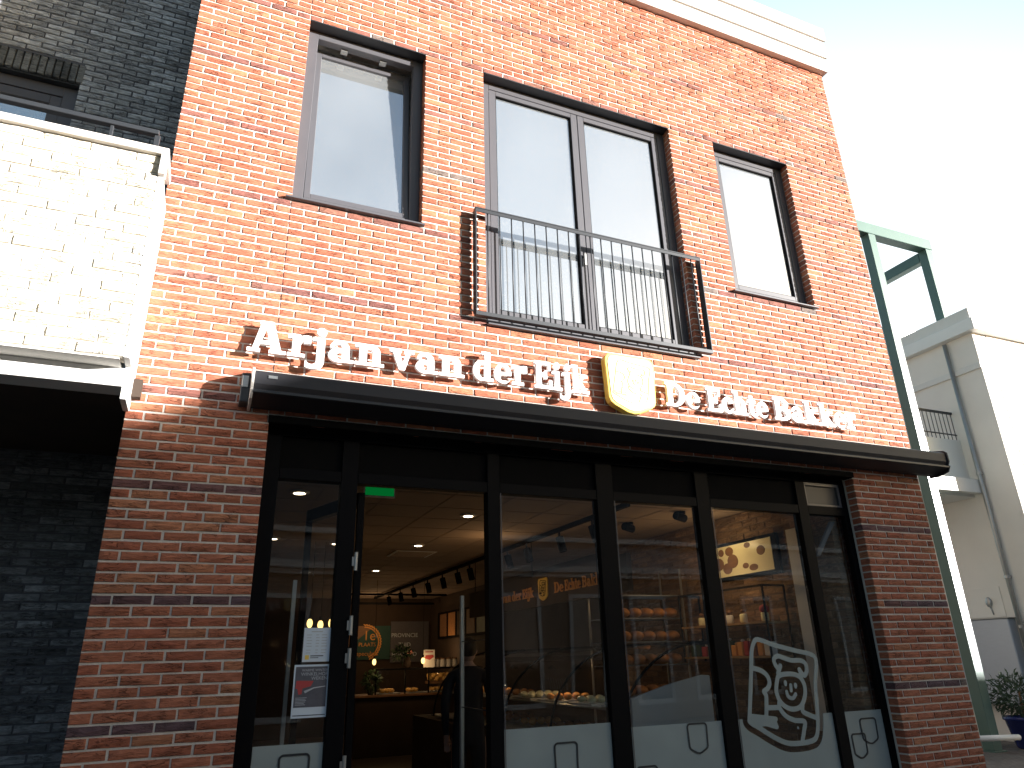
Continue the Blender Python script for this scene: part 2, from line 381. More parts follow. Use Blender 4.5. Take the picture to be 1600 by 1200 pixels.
    if parent is not None: o.location = -Vector(parent.location)
    return o

# ---------------------------------------------------------------- lettering: bold slab-serif glyphs drawn as implicit shapes
class Gl:
    def __init__(s, w, step=.0125, x0=-.25, z0=-.42, z1=1.15):
        s.w = w; s.x = np.arange(x0, w+.25, step); s.z = np.arange(z0, z1, step); s.X, s.Z = np.meshgrid(s.x, s.z); s.F = np.full(s.X.shape, -1.0)
    def plus(s, f, lim=None):
        if lim is not None: f = np.minimum(f, lim)
        s.F = np.maximum(s.F, f); return s
    def minus(s, f, lim=None):
        if lim is not None: f = np.minimum(f, lim)
        s.F = np.minimum(s.F, -f); return s
    def rect(s, a, b, c, d): return np.minimum(np.minimum(s.X-a, c-s.X), np.minimum(s.Z-b, d-s.Z))
    def ell(s, cx, cz, rx, rz): return (1-np.sqrt(((s.X-cx)/rx)**2+((s.Z-cz)/rz)**2))*min(rx, rz)
    def seg(s, ax, az, bx, bz, w0, w1=None):     # bar whose ends are cut level
        w1 = w0 if w1 is None else w1; t = np.clip((s.Z-az)/(bz-az), 0, 1); cx = ax+(bx-ax)*t; ww = (w0+(w1-w0)*t)/2
        lo, hi = min(az, bz), max(az, bz)
        return np.minimum((ww-np.abs(s.X-cx)), np.minimum(s.Z-lo, hi-s.Z))
    def poly(s):
        return (s.F, s.x, s.z)
def glyph(ch):
    if ch == 'A':
        g = Gl(.98); g.plus(g.seg(.17, 0, .42, 1, .13, .20)).plus(g.seg(.76, 0, .50, 1, .26, .22)).plus(g.rect(.25, .26, .7, .38))
        g.plus(g.rect(0, 0, .33, .11)).plus(g.rect(.55, 0, .98, .11)).plus(g.rect(.27, .88, .56, 1))
    elif ch == 'r':
        g = Gl(.60); g.plus(g.rect(.12, 0, .33, .7)).plus(g.rect(.0, .58, .3, .7)).plus(g.rect(0, 0, .46, .11))
        g.plus(g.ell(.50, .47, .27, .25), g.rect(.2, .42, .56, .8)).minus(g.ell(.50, .40, .15, .14), g.rect(.34, .2, .7, .6)).plus(g.rect(.42, .46, .60, .71))
    elif ch == 'j':
        g = Gl(.40); g.plus(g.ell(.24, .90, .135, .135)).plus(g.rect(.13, -.1, .34, .7)).plus(g.rect(.0, .59, .3, .7))
        g.plus(g.ell(.03, -.08, .31, .25), g.rect(-.16, -.4, .4, -.08)).minus(g.ell(.0, -.06, .13, .12), g.rect(-.3, -.2, .13, .2))
    elif ch == 'a':
        g = Gl(.70); g.plus(g.ell(.30, .22, .29, .235)).minus(g.ell(.33, .21, .10, .115))
        g.plus(g.ell(.31, .45, .27, .26), g.rect(.04, .45, .7, .8)).minus(g.ell(.27, .44, .12, .14), g.rect(0, .44, .4, .62))
        g.minus(g.rect(-.1, .42, .05, .6)).plus(g.rect(.38, .08, .58, .48)).plus(g.rect(.42, 0, .70, .11))
    elif ch == 'n':
        g = Gl(.82); g.plus(g.rect(.12, 0, .33, .7)).plus(g.rect(.0, .59, .3, .7)).plus(g.rect(0, 0, .42, .11))
        g.plus(g.ell(.44, .43, .27, .29), g.rect(.2, .43, .9, .8)).minus(g.ell(.40, .40, .11, .16), g.rect(.33, .3, .50, .6)).plus(g.rect(.50, 0, .71, .45)).plus(g.rect(.42, 0, .82, .11)).minus(g.rect(.335, .12, .5, .42))
        g.plus(g.rect(.12, 0, .33, .6))
    elif ch == 'v':
        g = Gl(.76); g.plus(g.seg(.17, .7, .38, 0, .22, .16)).plus(g.seg(.60, .7, .40, 0, .13, .14)).plus(g.rect(.0, .59, .36, .7)).plus(g.rect(.45, .59, .76, .7))
    elif ch == 'd':
        g = Gl(.78); g.plus(g.ell(.32, .35, .31, .36)).minus(g.ell(.36, .35, .13, .24)).plus(g.rect(.45, 0, .66, 1.04)).plus(g.rect(.33, .93, .6, 1.04)).plus(g.rect(.5, 0, .78, .11))
    elif ch == 'e':
        g = Gl(.64); g.plus(g.ell(.33, .35, .32, .36)).minus(g.ell(.34, .40, .12, .20)).minus(g.ell(.40, .18, .19, .10), g.rect(.2, .1, .8, .29)).minus(g.rect(.48, .17, .8, .30)).plus(g.rect(.15, .30, .62, .40))
    elif ch == 'E':
        g = Gl(.84); g.plus(g.rect(.1, 0, .33, 1)).plus(g.rect(0, 0, .4, .11)).plus(g.rect(0, .89, .4, 1)).plus(g.rect(.1, .87, .78, 1)).plus(g.rect(.66, .68, .78, 1))
        g.plus(g.rect(.1, .45, .58, .58)).plus(g.rect(.49, .36, .60, .67)).plus(g.rect(.1, 0, .82, .13)).plus(g.rect(.70, 0, .83, .34))
    elif ch == 'i':
        g = Gl(.44); g.plus(g.ell(.21, .90, .135, .135)).plus(g.rect(.11, 0, .32, .7)).plus(g.rect(.0, .59, .3, .7)).plus(g.rect(0, 0, .44, .11))
    elif ch == 'k':
        g = Gl(.82); g.plus(g.rect(.11, 0, .32, 1.04)).plus(g.rect(.0, .93, .3, 1.04)).plus(g.rect(0, 0, .42, .11)).plus(g.seg(.30, .30, .60, .68, .16, .14)).plus(g.seg(.38, .42, .68, 0, .2, .22)).plus(g.rect(.46, .59, .78, .7)).plus(g.rect(.52, 0, .83, .11))
    elif ch == 'D':
        g = Gl(.96); g.plus(g.rect(.1, 0, .34, 1)).plus(g.rect(0, 0, .42, .12)).plus(g.rect(0, .88, .42, 1)).plus(g.ell(.36, .5, .57, .5), g.rect(.3, 0, 1.2, 1)).minus(g.ell(.36, .5, .33, .38), g.rect(.335, .1, .9, .9))
    elif ch == 'c':
        g = Gl(.60); g.plus(g.ell(.33, .35, .32, .36)).minus(g.ell(.37, .35, .15, .25)).minus(g.rect(.40, .20, .8, .47)).plus(g.rect(.42, .44, .57, .66))
    elif ch == 'h':
        g = Gl(.82); g.plus(g.rect(.0, .93, .3, 1.04)).plus(g.rect(0, 0, .42, .11))
        g.plus(g.ell(.44, .43, .27, .29), g.rect(.2, .43, .9, .8)).minus(g.ell(.40, .40, .11, .16), g.rect(.33, .3, .50, .6)).plus(g.rect(.50, 0, .71, .45)).plus(g.rect(.42, 0, .82, .11)).minus(g.rect(.335, .12, .5, .42))
        g.plus(g.rect(.12, 0, .33, 1.0))
    elif ch == 't':
        g = Gl(.50); g.plus(g.rect(.12, .16, .33, .9)).plus(g.rect(0, .58, .48, .7)).plus(g.ell(.34, .2, .22, .21), g.rect(.1, -.1, .5, .2)).minus(g.ell(.40, .22, .09, .10), g.rect(.33, .1, .6, .4))
    elif ch == 'B':
        g = Gl(.90); g.plus(g.rect(.1, 0, .34, 1)).plus(g.rect(0, 0, .4, .11)).plus(g.rect(0, .89, .4, 1)).plus(g.ell(.44, .73, .37, .27), g.rect(.3, .4, 1, 1)).plus(g.ell(.44, .28, .44, .28), g.rect(.3, 0, 1, .6))
        g.minus(g.ell(.42, .73, .16, .15), g.rect(.335, .55, .7, .9)).minus(g.ell(.42, .28, .21, .155), g.rect(.335, .1, .8, .45))
    return g.poly(), g.w
GC = {}
def text_mesh(name, body, size, matname, mapf, thick=.002, align='LEFT'):
    cu = bpy.data.curves.new(name, 'FONT'); cu.body = body; cu.size = size; cu.extrude = thick/2; cu.align_x = align; cu.resolution_u = 3
    t = bpy.data.objects.new('tmp', cu); COL.objects.link(t); bpy.context.view_layer.update()
    dg = bpy.context.evaluated_depsgraph_get(); me = bpy.data.meshes.new_from_object(t.evaluated_get(dg))
    bpy.data.objects.remove(t); bpy.data.curves.remove(cu); me.name = name
    for v in me.vertices: v.co = mapf(v.co.x, v.co.y, v.co.z+thick/2)
    me.materials.clear(); me.materials.append(MT[matname]); return me
def add_me(name, me, parent, root=None):
    o = bpy.data.objects.new(name, me); link(o, parent)
    if parent.type == 'EMPTY': o.location = -Vector(parent.location)
    return o
def lettering(word, xa, xb, base, cap, mapw, parent, matname, thick=.03):
    """one word fitted between xa and xb; mapw(x, z, d) maps sign coordinates to the world"""
    gs = []; x = 0
    for ch in word:
        if ch not in GC: GC[ch] = glyph(ch)
        L, wd = GC[ch]; gs.append((x, L)); x += wd+.035
    sc = (xb-xa)/(x-.035)
    for gx, L in gs:
        add_me('letter', field_mesh('letter', L[0], (L[1]+gx)*sc+xa, L[2]*cap+base, thick, matname, mapw), parent)

def stroke_field(strokes, dots=(), x0=0, x1=1, z0=0, z1=1, w=.03, step=.008):
    xs = np.arange(x0-.1, x1+.1, step); zs = np.arange(z0-.1, z1+.1, step); X, Z = np.meshgrid(xs, zs); F = np.full(X.shape, -1.0)
    for st in strokes:
        for (ax, az), (bx, bz) in zip(st[:-1], st[1:]):
            dx, dz = bx-ax, bz-az; L2 = dx*dx+dz*dz+1e-9; t = np.clip(((X-ax)*dx+(Z-az)*dz)/L2, 0, 1)
            F = np.maximum(F, w/2-np.hypot(X-ax-dx*t, Z-az-dz*t))
    for (cx, cz, rx, rz) in dots: F = np.maximum(F, (1-np.hypot((X-cx)/rx, (Z-cz)/rz))*min(rx, rz))
    return F, xs, zs
def field_mesh(name, F, xs, zs, thick, matname, mapf):
    V = []; Fc = []; idx = {}
    def vert(k, p):
        if k not in idx: idx[k] = len(V); V.append(p)
        return idx[k]
    Hh, W = F.shape; B = F > 0
    code = B[:-1, :-1]*1+B[:-1, 1:]*2+B[1:, 1:]*4+B[1:, :-1]*8
    edges = []
    def cross(a, b):
        (i, j), (i2, j2) = a, b; fa, fb = F[i, j], F[i2, j2]; t = fa/(fa-fb); t = min(max(t, .02), .98)
        return ((min(a, b), max(a, b)), (xs[j]+(xs[j2]-xs[j])*t, zs[i]+(zs[i2]-zs[i])*t))
    for i, j in zip(*np.nonzero(code > 0)):
        cs = [(i, j), (i, j+1), (i+1, j+1), (i+1, j)]; ins = [bool(B[c]) for c in cs]; poly = []
        for k in range(4):
            a, b = cs[k], cs[(k+1) % 4]
            if ins[k]: poly.append(('v', vert(('c',)+a, (xs[a[1]], zs[a[0]]))))
            if ins[k] != ins[(k+1) % 4]:
                kk, p = cross(a, b); poly.append(('x', vert(('e',)+kk, p)))
        if len(poly) >= 3:
            Fc.append([p[1] for p in poly])
            n = len(poly)
            for k in range(n):
                if poly[k][0] == 'x' and poly[(k+1) % n][0] == 'x': edges.append((poly[k][1], poly[(k+1) % n][1]))
    n = len(V); vs = [mapf(x, z, thick) for x, z in V]+[mapf(x, z, 0) for x, z in V]
    fs = Fc+[[q+n for q in reversed(f)] for f in Fc]+[[b, a, a+n, b+n] for a, b in edges]
    me = bpy.data.meshes.new(name); me.from_pydata(vs, [], fs); me.update(); me.materials.append(MT[matname]); return me
def smooth_line(pts, closed=False, n=6):
    P = [Vector((a, b)) for a, b in pts]; out = []; N = len(P)
    for i in range(N if closed else N-1):
        p0 = P[(i-1) % N] if closed or i > 0 else P[i]; p1 = P[i]; p2 = P[(i+1) % N]; p3 = P[(i+2) % N] if closed or i+2 < N else P[i+1]
        for k in range(n):
            t = k/n; q = .5*((2*p1)+(-p0+p2)*t+(2*p0-5*p1+4*p2-p3)*t*t+(-p0+3*p1-3*p2+p3)*t**3); out.append((q.x, q.y))
    out.append(out[0] if closed else tuple(P[-1])); return out
def shield_pts(x0, x1, z0, z1, r=.12, n=5, dip=.16):
    """rounded top corners, bottom drawn down to a blunt point"""
    W, Hh = x1-x0, z1-z0; r = r*W; pts = []
    def arc(cx, cz, a0, a1, rr):
        for i in range(n+1):
            a = R(a0+(a1-a0)*i/n); pts.append((cx+rr*math.cos(a), cz+rr*math.sin(a)))
    arc(x1-r, z1-r, 0, 90, r); arc(x0+r, z1-r, 90, 180, r)
    zb = z0+dip*Hh
    pts += [(x0+W*.03, zb+r*.6), (x0+W*.06, zb+r*.1), (x0+W*.14, zb-r*.3), (x0+W*.38, z0+dip*Hh*.12), (x0+W*.5, z0), (x0+W*.62, z0+dip*Hh*.12), (x0+W*.86, zb-r*.3), (x0+W*.94, zb+r*.1), (x0+W*.97, zb+r*.6)]
    return pts[::-1]

# ================================================================ the setting
g = MB(); g.box(-90, 110, -70, 130, -1.75, -1.6); o = g.build('ground', 'paving'); o['kind'] = 'structure'

# ================================================================ bakery building
FX0, FX1 = -.577, 6.495
W1 = (.275, 1.304, 3.305, 5.165); W2 = (1.865, 3.95, 2.50, 5.165); W3 = (4.525, 5.557, 3.305, 5.165); SH = (.28, 5.59, -1.7, 1.53)
bak = thing('brick_building', 'red brick shop building with three grey framed upper windows and a black ground floor shopfront', 'building', (FX0, 0, -1.6))
DARK = {0: 1, 11: 1, 22: .9, 32: .8, 46: .85, 58: .75, 68: .7, 78: .75, 89: .75, 100: .75}
def red(k, x, z):
    h = random.random()
    c = np.array([.42, .152, .088]) if h < .60 else np.array([.375, .124, .072]) if h < .90 else np.array([.45, .185, .10])
    c = c*random.uniform(.91, 1.09)
    if k in DARK and random.random() < .93:
        d = DARK[k]*(.72 if k > 30 else 1)*random.uniform(.85, 1.1); c = c*(1-d)+np.array([.13, .075, .08])*random.uniform(.8, 1.3)*d
        if random.random() < .10: c = np.array([.20, .15, .13])
    return (c[0], c[1], c[2], 1)
brick_wall('wall', FX0, FX1, -1.65, 6.81, 0, [W1, W2, W3, SH], red, ('brick', 'mortar'), bak, seams=(.272, 5.56), back=.3)
# side returns of the building, roof body
b = MB(); b.box(FX0+.006, FX0+.3, .012, 1.46, -1.6, 6.81); b.box(FX1-.3, FX1-.006, .012, 14, -1.6, 6.81); b.box(FX0+.3, FX1-.3, .302, 14, 6.3, 6.81)
b.box(FX0+.02, FX0+.3, 1.6, 14, -1.6, 6.8); b.box(FX0+.3, FX1-.3, 13.7, 14, -1.6, 6.3)
b.build('side_wall', 'wallbrown', bak)
c = MB(); c.box(FX0, 6.53, -.075, .25, 6.812, 7.02); c.build('cornice', 'cornice', bak, .004)
c = MB(); c.box(FX0, 6.545, -.10, .25, 7.026, 7.29); c.box(FX0, 6.535, -.08, .24, 7.02, 7.026); c.build('cornice', 'cornice', bak, .004)
c = MB(); c.box(FX0, 6.56, -.125, .25, 7.296, 7.50); c.box(FX0, 6.545, -.10, .24, 7.29, 7.296); c.build('cornice', 'cornice', bak, .004)
# lintel steel angles seen as a dark line over each opening
def frame_mb(x0, x1, z0, z1, y0, y1, wl, wr, wb, wt):
    m = MB(); m.box(x0, x0+wl, y0, y1, z0, z1); m.box(x1-wr, x1, y0, y1, z0, z1); m.box(x0+wl, x1-wr, y0, y1, z0, z0+wb); m.box(x0+wl, x1-wr, y0, y1, z1-wt, z1); return m
def window(o4, kind):
    x0, x1, z0, z1 = o4; e = .002; x0 += e; x1 -= e
    wn = MB(); wn.box(x0, x1, -.004, .17, z1-.012, z1-.002); wn.m = 0
    root = wn.build('window', 'steel', bak)
    fy0, fy1 = .10, .17; z1 -= .014; zs = z0+.045
    frame_mb(x0, x1, zs, z1, fy0, fy1, .085, .085, .075, .07).build('frame', 'frame', root, .003)
    s = MB(); s.prismx([(-.035, z0+.004), (.165, z0+.004), (.165, z0+.044), (.1, z0+.04), (-.035, z0+.018)], x0-.05*(kind != 'door'), x1+(.02 if kind != 'door' else 0)); s.build('sill', 'frame', root, .002)
    a0, a1, b0, b1 = x0+.088, x1-.088, zs+.078, z1-.073
    if kind == 'tilt':
        piv = Vector((0, .115, b0+Z0)); ang = R(-4.2)
        rm = Matrix.Translation(piv) @ Matrix.Rotation(ang, 4, 'X') @ Matrix.Translation(-piv)
        for nm, mb_, mt in (('sash', frame_mb(a0, a1, b0, b1, .108, .165, .05, .05, .05, .06), 'frame'), ('pane', MB().box(a0+.05, a1-.05, .130, .136, b0+.05, b1-.06), 'glassup')):
            ob = mb_.build(nm, mt, root, .003 if nm == 'sash' else 0); ob.data.transform(rm)
        for f0 in (a0+.2, a1-.3): MB().box(f0, f0+.06, .14, .19, b1-.01, b1+.01).build('fitting', 'zinc', root)
        return root
    leaves = [(a0, a1)] if kind == 'single' else [(a0, (a0+a1)/2-.003), ((a0+a1)/2+.003, a1)]
    for l0, l1 in leaves:
        sw = .05 if kind == 'single' else .07
        frame_mb(l0, l1, b0, b1, .104, .16, sw, sw, .05 if kind == 'single' else .1, .05).build('sash', 'frame', root, .003)
        MB().box(l0+sw, l1-sw, .13, .136, b0+.04, b1-.05).build('pane', 'glassup', root)
        frame_mb(l0+sw, l1-sw, b0+(.05 if kind == 'single' else .1), b1-.05, .112, .129, .008, .008, .008, .008).build('glazing_bead', 'black', root)
    if kind == 'door':
        k = MB(); k.cyl(((a0+a1)/2-.03, .103, 3.42), ((a0+a1)/2-.03, .08, 3.42), .012); k.box((a0+a1)/2-.04, (a0+a1)/2-.02, .075, .085, 3.32, 3.44); k.build('handle', 'zinc', root)
        t = MB(); t.box(x0, x1, .02, .098, z0+.046, z0+.085); t.box(x0, x1, .05, .098, z0+.085, z0+.13); t.build('threshold', 'frame', root, .002)
    return root
wA = window(W1, 'tilt'); wA['label'] = 'left window tilted inwards at the top'
wB = window(W2, 'door'); wB['label'] = 'double leaf glazed door behind the railing'
wC = window(W3, 'single'); wC['label'] = 'narrow closed window on the right'
# rooms behind the upper windows
rm = MB(); rm.box(FX0+.3, FX1-.3, .301, 6, 5.35, 5.45); rm.box(FX0+.3, FX1-.3, 5.9, 6, 2.6, 5.35); rm.box(1.55, 1.65, .3, 5.9, 2.6, 5.35); rm.box(4.2, 4.3, .3, 5.9, 2.6, 5.35)
rm.build('upper_room', 'ceilw', bak)
rm = MB(); rm.box(FX0+.3, FX1-.3, .301, 6, 2.4, 2.6); rm.box(2.0, 3.9, .9, .96, 5.22, 5.349); rm.build('upper_floor', 'roomwall', bak)
m = MB(); m.box(.275, 5.595, -.012, .11, 1.515, 1.565); m.build('lintel_or_shade', 'black', bak)  # black strip added over the brick to imitate shade under the awning
# ---- shopfront
sf = MB(); sf.box(.282, 5.588, .125, .20, 1.47, 1.527); shop = sf.build('shopfront', 'shopframe', bak, .003)
shop['label'] = 'black ground floor shopfront with glazed bays'
MU = [(.282, .385), (.805, .92), (1.90, 2.0), (2.845, 3.0), (3.83, 3.97), (4.97, 5.085), (5.53, 5.588)]
TZ0, TZ1 = 1.165, 1.245
for i, (a, b_) in enumerate(MU):
    m = MB(); m.box(a, b_, .12, .21, -1.6, 1.468); ml = m.build('mullion', 'shopframe', shop, .003)
bays = [(MU[i][1], MU[i+1][0]) for i in range(6)]
for i, (a, b_) in enumerate(bays):
    MB().box(a+.001, b_-.001, .123, .20, TZ0, TZ1).build('transom_bar', 'shopframe', shop, .003)
    pn = MB(); pn.box(a+.001, b_-.001, .15, .165, TZ1+.002, 1.469); pn.build('transom_panel', 'steel' if i == 5 else 'black', shop)  # same panels: right one paler to imitate light falling on it
    if i == 5: frame_mb(a+.001, b_-.001, TZ1+.001, 1.469, .13, .149, .02, .03, .02, .03).build('transom_frame', 'frame', shop, .002)
    if i != 1:
        bm_ = MB(); bm_.box(a+.001, b_-.001, .13, .20, -1.6, -1.42); bm_.build('bottom_rail', 'shopframe', shop, .003)
        MB().box(a-.002, b_+.002, .150, .158, -1.421, TZ0+.001).build('pane', 'glass', shop)
for j, (x_, z_) in enumerate([(.905, .22), (.905, .02), (.91, -.6), (.915, .63)]):
    h = MB(); h.cyl((x_+.02, .112, z_-.06), (x_+.02, .112, z_+.06), .012); h.box(x_-.005, x_+.03, .113, .119, z_-.03, z_+.03); h.build('hinge', 'zinc', shop)
for i in (2, 3, 4):
    l = MB(); l.box(MU[i+0][1]+.002, MU[i][1]+.008, .116, .12, -1.5, TZ0); l.build('glazing_bead', 'frame', shop)
# frosted film on the lower panes with thin shield outlines
FZ = -.46
for i, (a, b_) in enumerate(bays):
    if i == 1: continue
    ztop = FZ if i < 3 else -.50
    if i != 4: f = MB(); f.box(a+.004, b_-.004, .144, .148, -1.42, ztop); f.build('frosted_film', 'film', shop)
def shield_line(x0, x1, z0, z1, wd=.012, mt='steel', y=.142, parent=shop, nm='film_shield_line'):
    P_ = shield_pts(x0+wd, x1-wd, z0+wd, z1-wd, r=.14); P_ = P_+[P_[0]]
    L = stroke_field([P_], x0=x0, x1=x1, z0=z0, z1=z1, w=wd, step=.004)
    add_me(nm, field_mesh(nm, *L, .003, mt, lambda x, z, d: Vector((x, y-d, z+Z0))), parent)
for q in ((.535, .735, -.86, -.505), (2.37, 2.57, -.90, -.555), (3.49, 3.69, -.72, -.495), (3.02, 3.215, -1.0, -.75), (5.245, 5.45, -.765, -.55), (5.125, 5.30, -.865, -.66)):
    shield_line(*q)
# ---- baker emblem (white film line drawing)
BK = {
'outline': [(0.0,.275),(.051,.494),(.103,.72),(.141,.894),(.206,1.003),(.296,1.002),(.449,.955),(.726,.894),(.929,.855),(1.0,.812),(.996,.724),(.941,.547),(.92,.372),(.888,.172),(.843,.055),(.772,.013),(.607,0.0),(.431,.014),(.269,.08),(.113,.166),(.001,.227)],
'sack': [(.105,.734),(.219,.71),(.298,.657),(.319,.584),(.282,.531),(.228,.504),(.25,.465),(.234,.36),(.213,.264),(.211,.223)],
'arm': [(.256,.35),(.403,.345)],
'face': [(.623,.661),(.739,.628),(.787,.538),(.768,.437),(.696,.346),(.598,.321),(.502,.341),(.425,.401),(.394,.495),(.421,.595),(.467,.651)],
'hat': [(.452,.673),(.497,.745)],
'hat1': [(.461,.717),(.427,.769),(.427,.817),(.487,.842),(.565,.821),(.663,.796),(.787,.79),(.847,.758),(.852,.691),(.811,.64),(.77,.671),(.752,.701)],
'hat2': [(.752,.701),(.765,.649)], 'nose': [(.599,.552),(.594,.501)], 'smile': [(.53,.49),(.544,.443),(.602,.426),(.647,.463)],
'neck': [(.406,.388),(.407,.338),(.466,.265),(.575,.217),(.708,.196),(.683,.113),(.644,.029)], 'sh': [(.716,.345),(.708,.293),(.788,.256),(.868,.228)],
'fill': [(.03,.28),(.33,.24)], 'fill2': [(.03,.25),(.33,.17)], 'fill3': [(.06,.21),(.32,.20)]}
def baker(x0, z0, s, w_, sx=1.0, skip=(), skew=0, thin=.75):
    st = [[(x0+px*s*sx, z0+(pz)*s+skew*px*s) for px, pz in smooth_line(v, closed=k in ('outline', 'face'))] for k, v in BK.items() if k not in ('nose', 'smile')]
    dots = [(x0+.532*s*sx, z0+.573*s, .028*s, .04*s), (x0+.663*s*sx, z0+.545*s, .028*s, .04*s), (x0+.609*s*sx, z0+.143*s, .018*s, .018*s)]
    dots = [(a, b, c*.75, d*.75) for a, b, c, d in dots]
    tn = [[(x0+px*s*sx, z0+(pz)*s+skew*px*s) for px, pz in smooth_line(BK[k])] for k in ('nose', 'smile')]
    F1, xs, zs = stroke_field(st, dots=dots, x0=x0, x1=x0+s*sx, z0=z0, z1=z0+s*1.03, w=w_, step=s*.0065)
    F2, _, _ = stroke_field(tn, x0=x0, x1=x0+s*sx, z0=z0, z1=z0+s*1.03, w=w_*.8, step=s*.0065)
    return np.maximum(F1, F2), xs, zs
OUT = [(4.101+px*.7785, -.703+pz*.7785) for px, pz in smooth_line(BK['outline'], True)]
def sdist(P_, X, Z):
    d = np.full(X.shape, 9.); ins = np.zeros(X.shape, bool); n = len(P_)
    for i in range(n):
        (ax, az), (bx, bz) = P_[i], P_[(i+1) % n]; dx, dz = bx-ax, bz-az
        t = np.clip(((X-ax)*dx+(Z-az)*dz)/(dx*dx+dz*dz+1e-12), 0, 1); d = np.minimum(d, np.hypot(X-ax-dx*t, Z-az-dz*t))
        c = ((az > Z) != (bz > Z)) & (X < (bx-ax)*(Z-az)/(bz-az+1e-12)+ax); ins ^= c
    return np.where(ins, d, -d)
fx = np.arange(MU[4][1]-.02, MU[5][0]+.03, .0075); fz = np.arange(-1.44, -.48, .0075); FX_, FZ_ = np.meshgrid(fx, fz)
FF = np.minimum(np.minimum(FX_-(MU[4][1]+.004), MU[5][0]-.004-FX_), np.minimum(FZ_+1.42, -.50-FZ_)); FF = np.minimum(FF, -(sdist(OUT, FX_, FZ_)+.062))
add_me('frosted_film', field_mesh('frosted_film', FF, fx, fz, .004, 'film', lambda x, z, d: Vector((x, .148-d, z+Z0))), shop)
L = baker(4.101, -.703, .7785, .038)
add_me('baker_emblem', field_mesh('baker_emblem', *L, .003, 'film', lambda x, z, d: Vector((x, .142-d, z+Z0))), shop)['label'] = 'white line drawing of a smiling baker in a shield'
# ---- notices stuck on the left pane
def place(x0, x1, z0, z1, y, name, label, cat, mt='paper'):
    p = thing(name, label, cat, (x0, y, z0)); MB().box(x0, x1, y, y+.002, z0, z1).build('sheet', mt, p); return p
MX = lambda y: (lambda x, z, d: Vector((x, y-d, z+Z0)))
p1 = place(.636, .803, .004, .208, .140, 'opening_hours_notice', 'white printed notice of opening hours on the left pane, above the poster', 'notice')
q = MB(); 
for r_ in range(7):
    zz = .163-.017*r_-(.006 if r_ > 4 else 0)
    for a, b_ in ((.655, .69), (.712, .735), (.748, .785)): q.box(a, b_-random.uniform(0, .008), .1385, .1396, zz, zz+.004)
q.box(.682, .752, .1385, .1396, .182, .188); q.build('print', 'greyink', p1)
q = MB(); q.box(.652, .676, .1385, .1396, .018, .044); q.build('emblem', 'gold', p1)
q = MB(); q.box(.684, .765, .1385, .1396, .036, .042); q.box(.684, .735, .1385, .1396, .026, .030); q.build('print', 'ink', p1)
p2 = place(.593, .808, -.318, -.012, .140, 'event_poster', 'dark poster reading Winkelhof weken in a white border, on the left pane', 'poster')
MB().box(.603, .798, .1388, .1398, -.258, -.024).build('print_field', 'postergrey', p2)
for t_, xx, zz, sz in (('WARME WINTER', .640, -.052, .021), ('WINKELHOF', .636, -.077, .0285), ('WEKEN', .700, -.102, .0285)):
    add_me('poster_text', text_mesh('poster_text', t_, sz, 'greyink', lambda x, z, d, xx=xx, zz=zz: Vector((xx+x, .1386-d, zz+z+Z0)), .001), p2)
q = MB(); q.prism([(.608, -.150), (.620, -.150), (.628, -.185), (.648, -.182), (.650, -.150), (.70, -.138), (.716, -.108), (.612, -.104)], .1375, .1386); q.build('red_shape', 'red', p2)
q = MB(); q.prism([(.66, -.165), (.72, -.145), (.79, -.138), (.79, -.143), (.72, -.152), (.668, -.178)], .1365, .1374)
for r_ in range(6): q.box(.612, .665+random.uniform(0, .02), .1375, .1386, -.205-.008*r_, -.202-.008*r_)
q.build('print', 'greyink', p2)
q = MB(); q.box(.603, .798, .1388, .1398, -.306, -.301); q.build('print_bar', 'ink', p2)

# ---------------------------------------------------------------- awning
aw = thing('awning', 'long charcoal retracted awning cassette below the white letters', 'awning', (.12, -.2, 1.60))
prof = [(-.002, 1.835), (-.02, 1.845), (-.05, 1.838), (-.20, 1.800), (-.225, 1.785), (-.228, 1.70), (-.21, 1.665), (-.235, 1.655), (-.235, 1.635), (-.2, 1.625), (-.08, 1.595), (-.002, 1.60)]
a = MB(); a.prismx(prof[::-1], .15, 6.66); a.build('cassette', 'awning', aw, .003)
a = MB(); a.box(.15, 6.66, -.2385, -.2352, 1.638, 1.652); a.build('front_rail', 'steel', aw)
cp = [(-.0, 1.85), (-.02, 1.86), (-.21, 1.815), (-.24, 1.79), (-.243, 1.70), (-.225, 1.665), (-.24, 1.655), (-.21, 1.60), (-.1, 1.575), (-.0, 1.58)]
for xa in (.132, 6.662):
    a = MB(); a.prismx(cp[::-1], xa, xa+.017); a.build('end_cap', 'cornice' if xa < 1 else 'awning', aw, .002)
a = MB(); a.box(.075, .131, -.13, -.004, 1.60, 1.80); a.build('bracket', 'steel', aw, .004)
a = MB(); a.box(.08, .118, -.136, -.1305, 1.70, 1.78); a.build('bracket_plate', 'zinc', aw, .002)
a = MB(); a.box(.235, .292, -.2325, -.2285, 1.742, 1.762); a.build('maker_plate', 'zinc', aw)

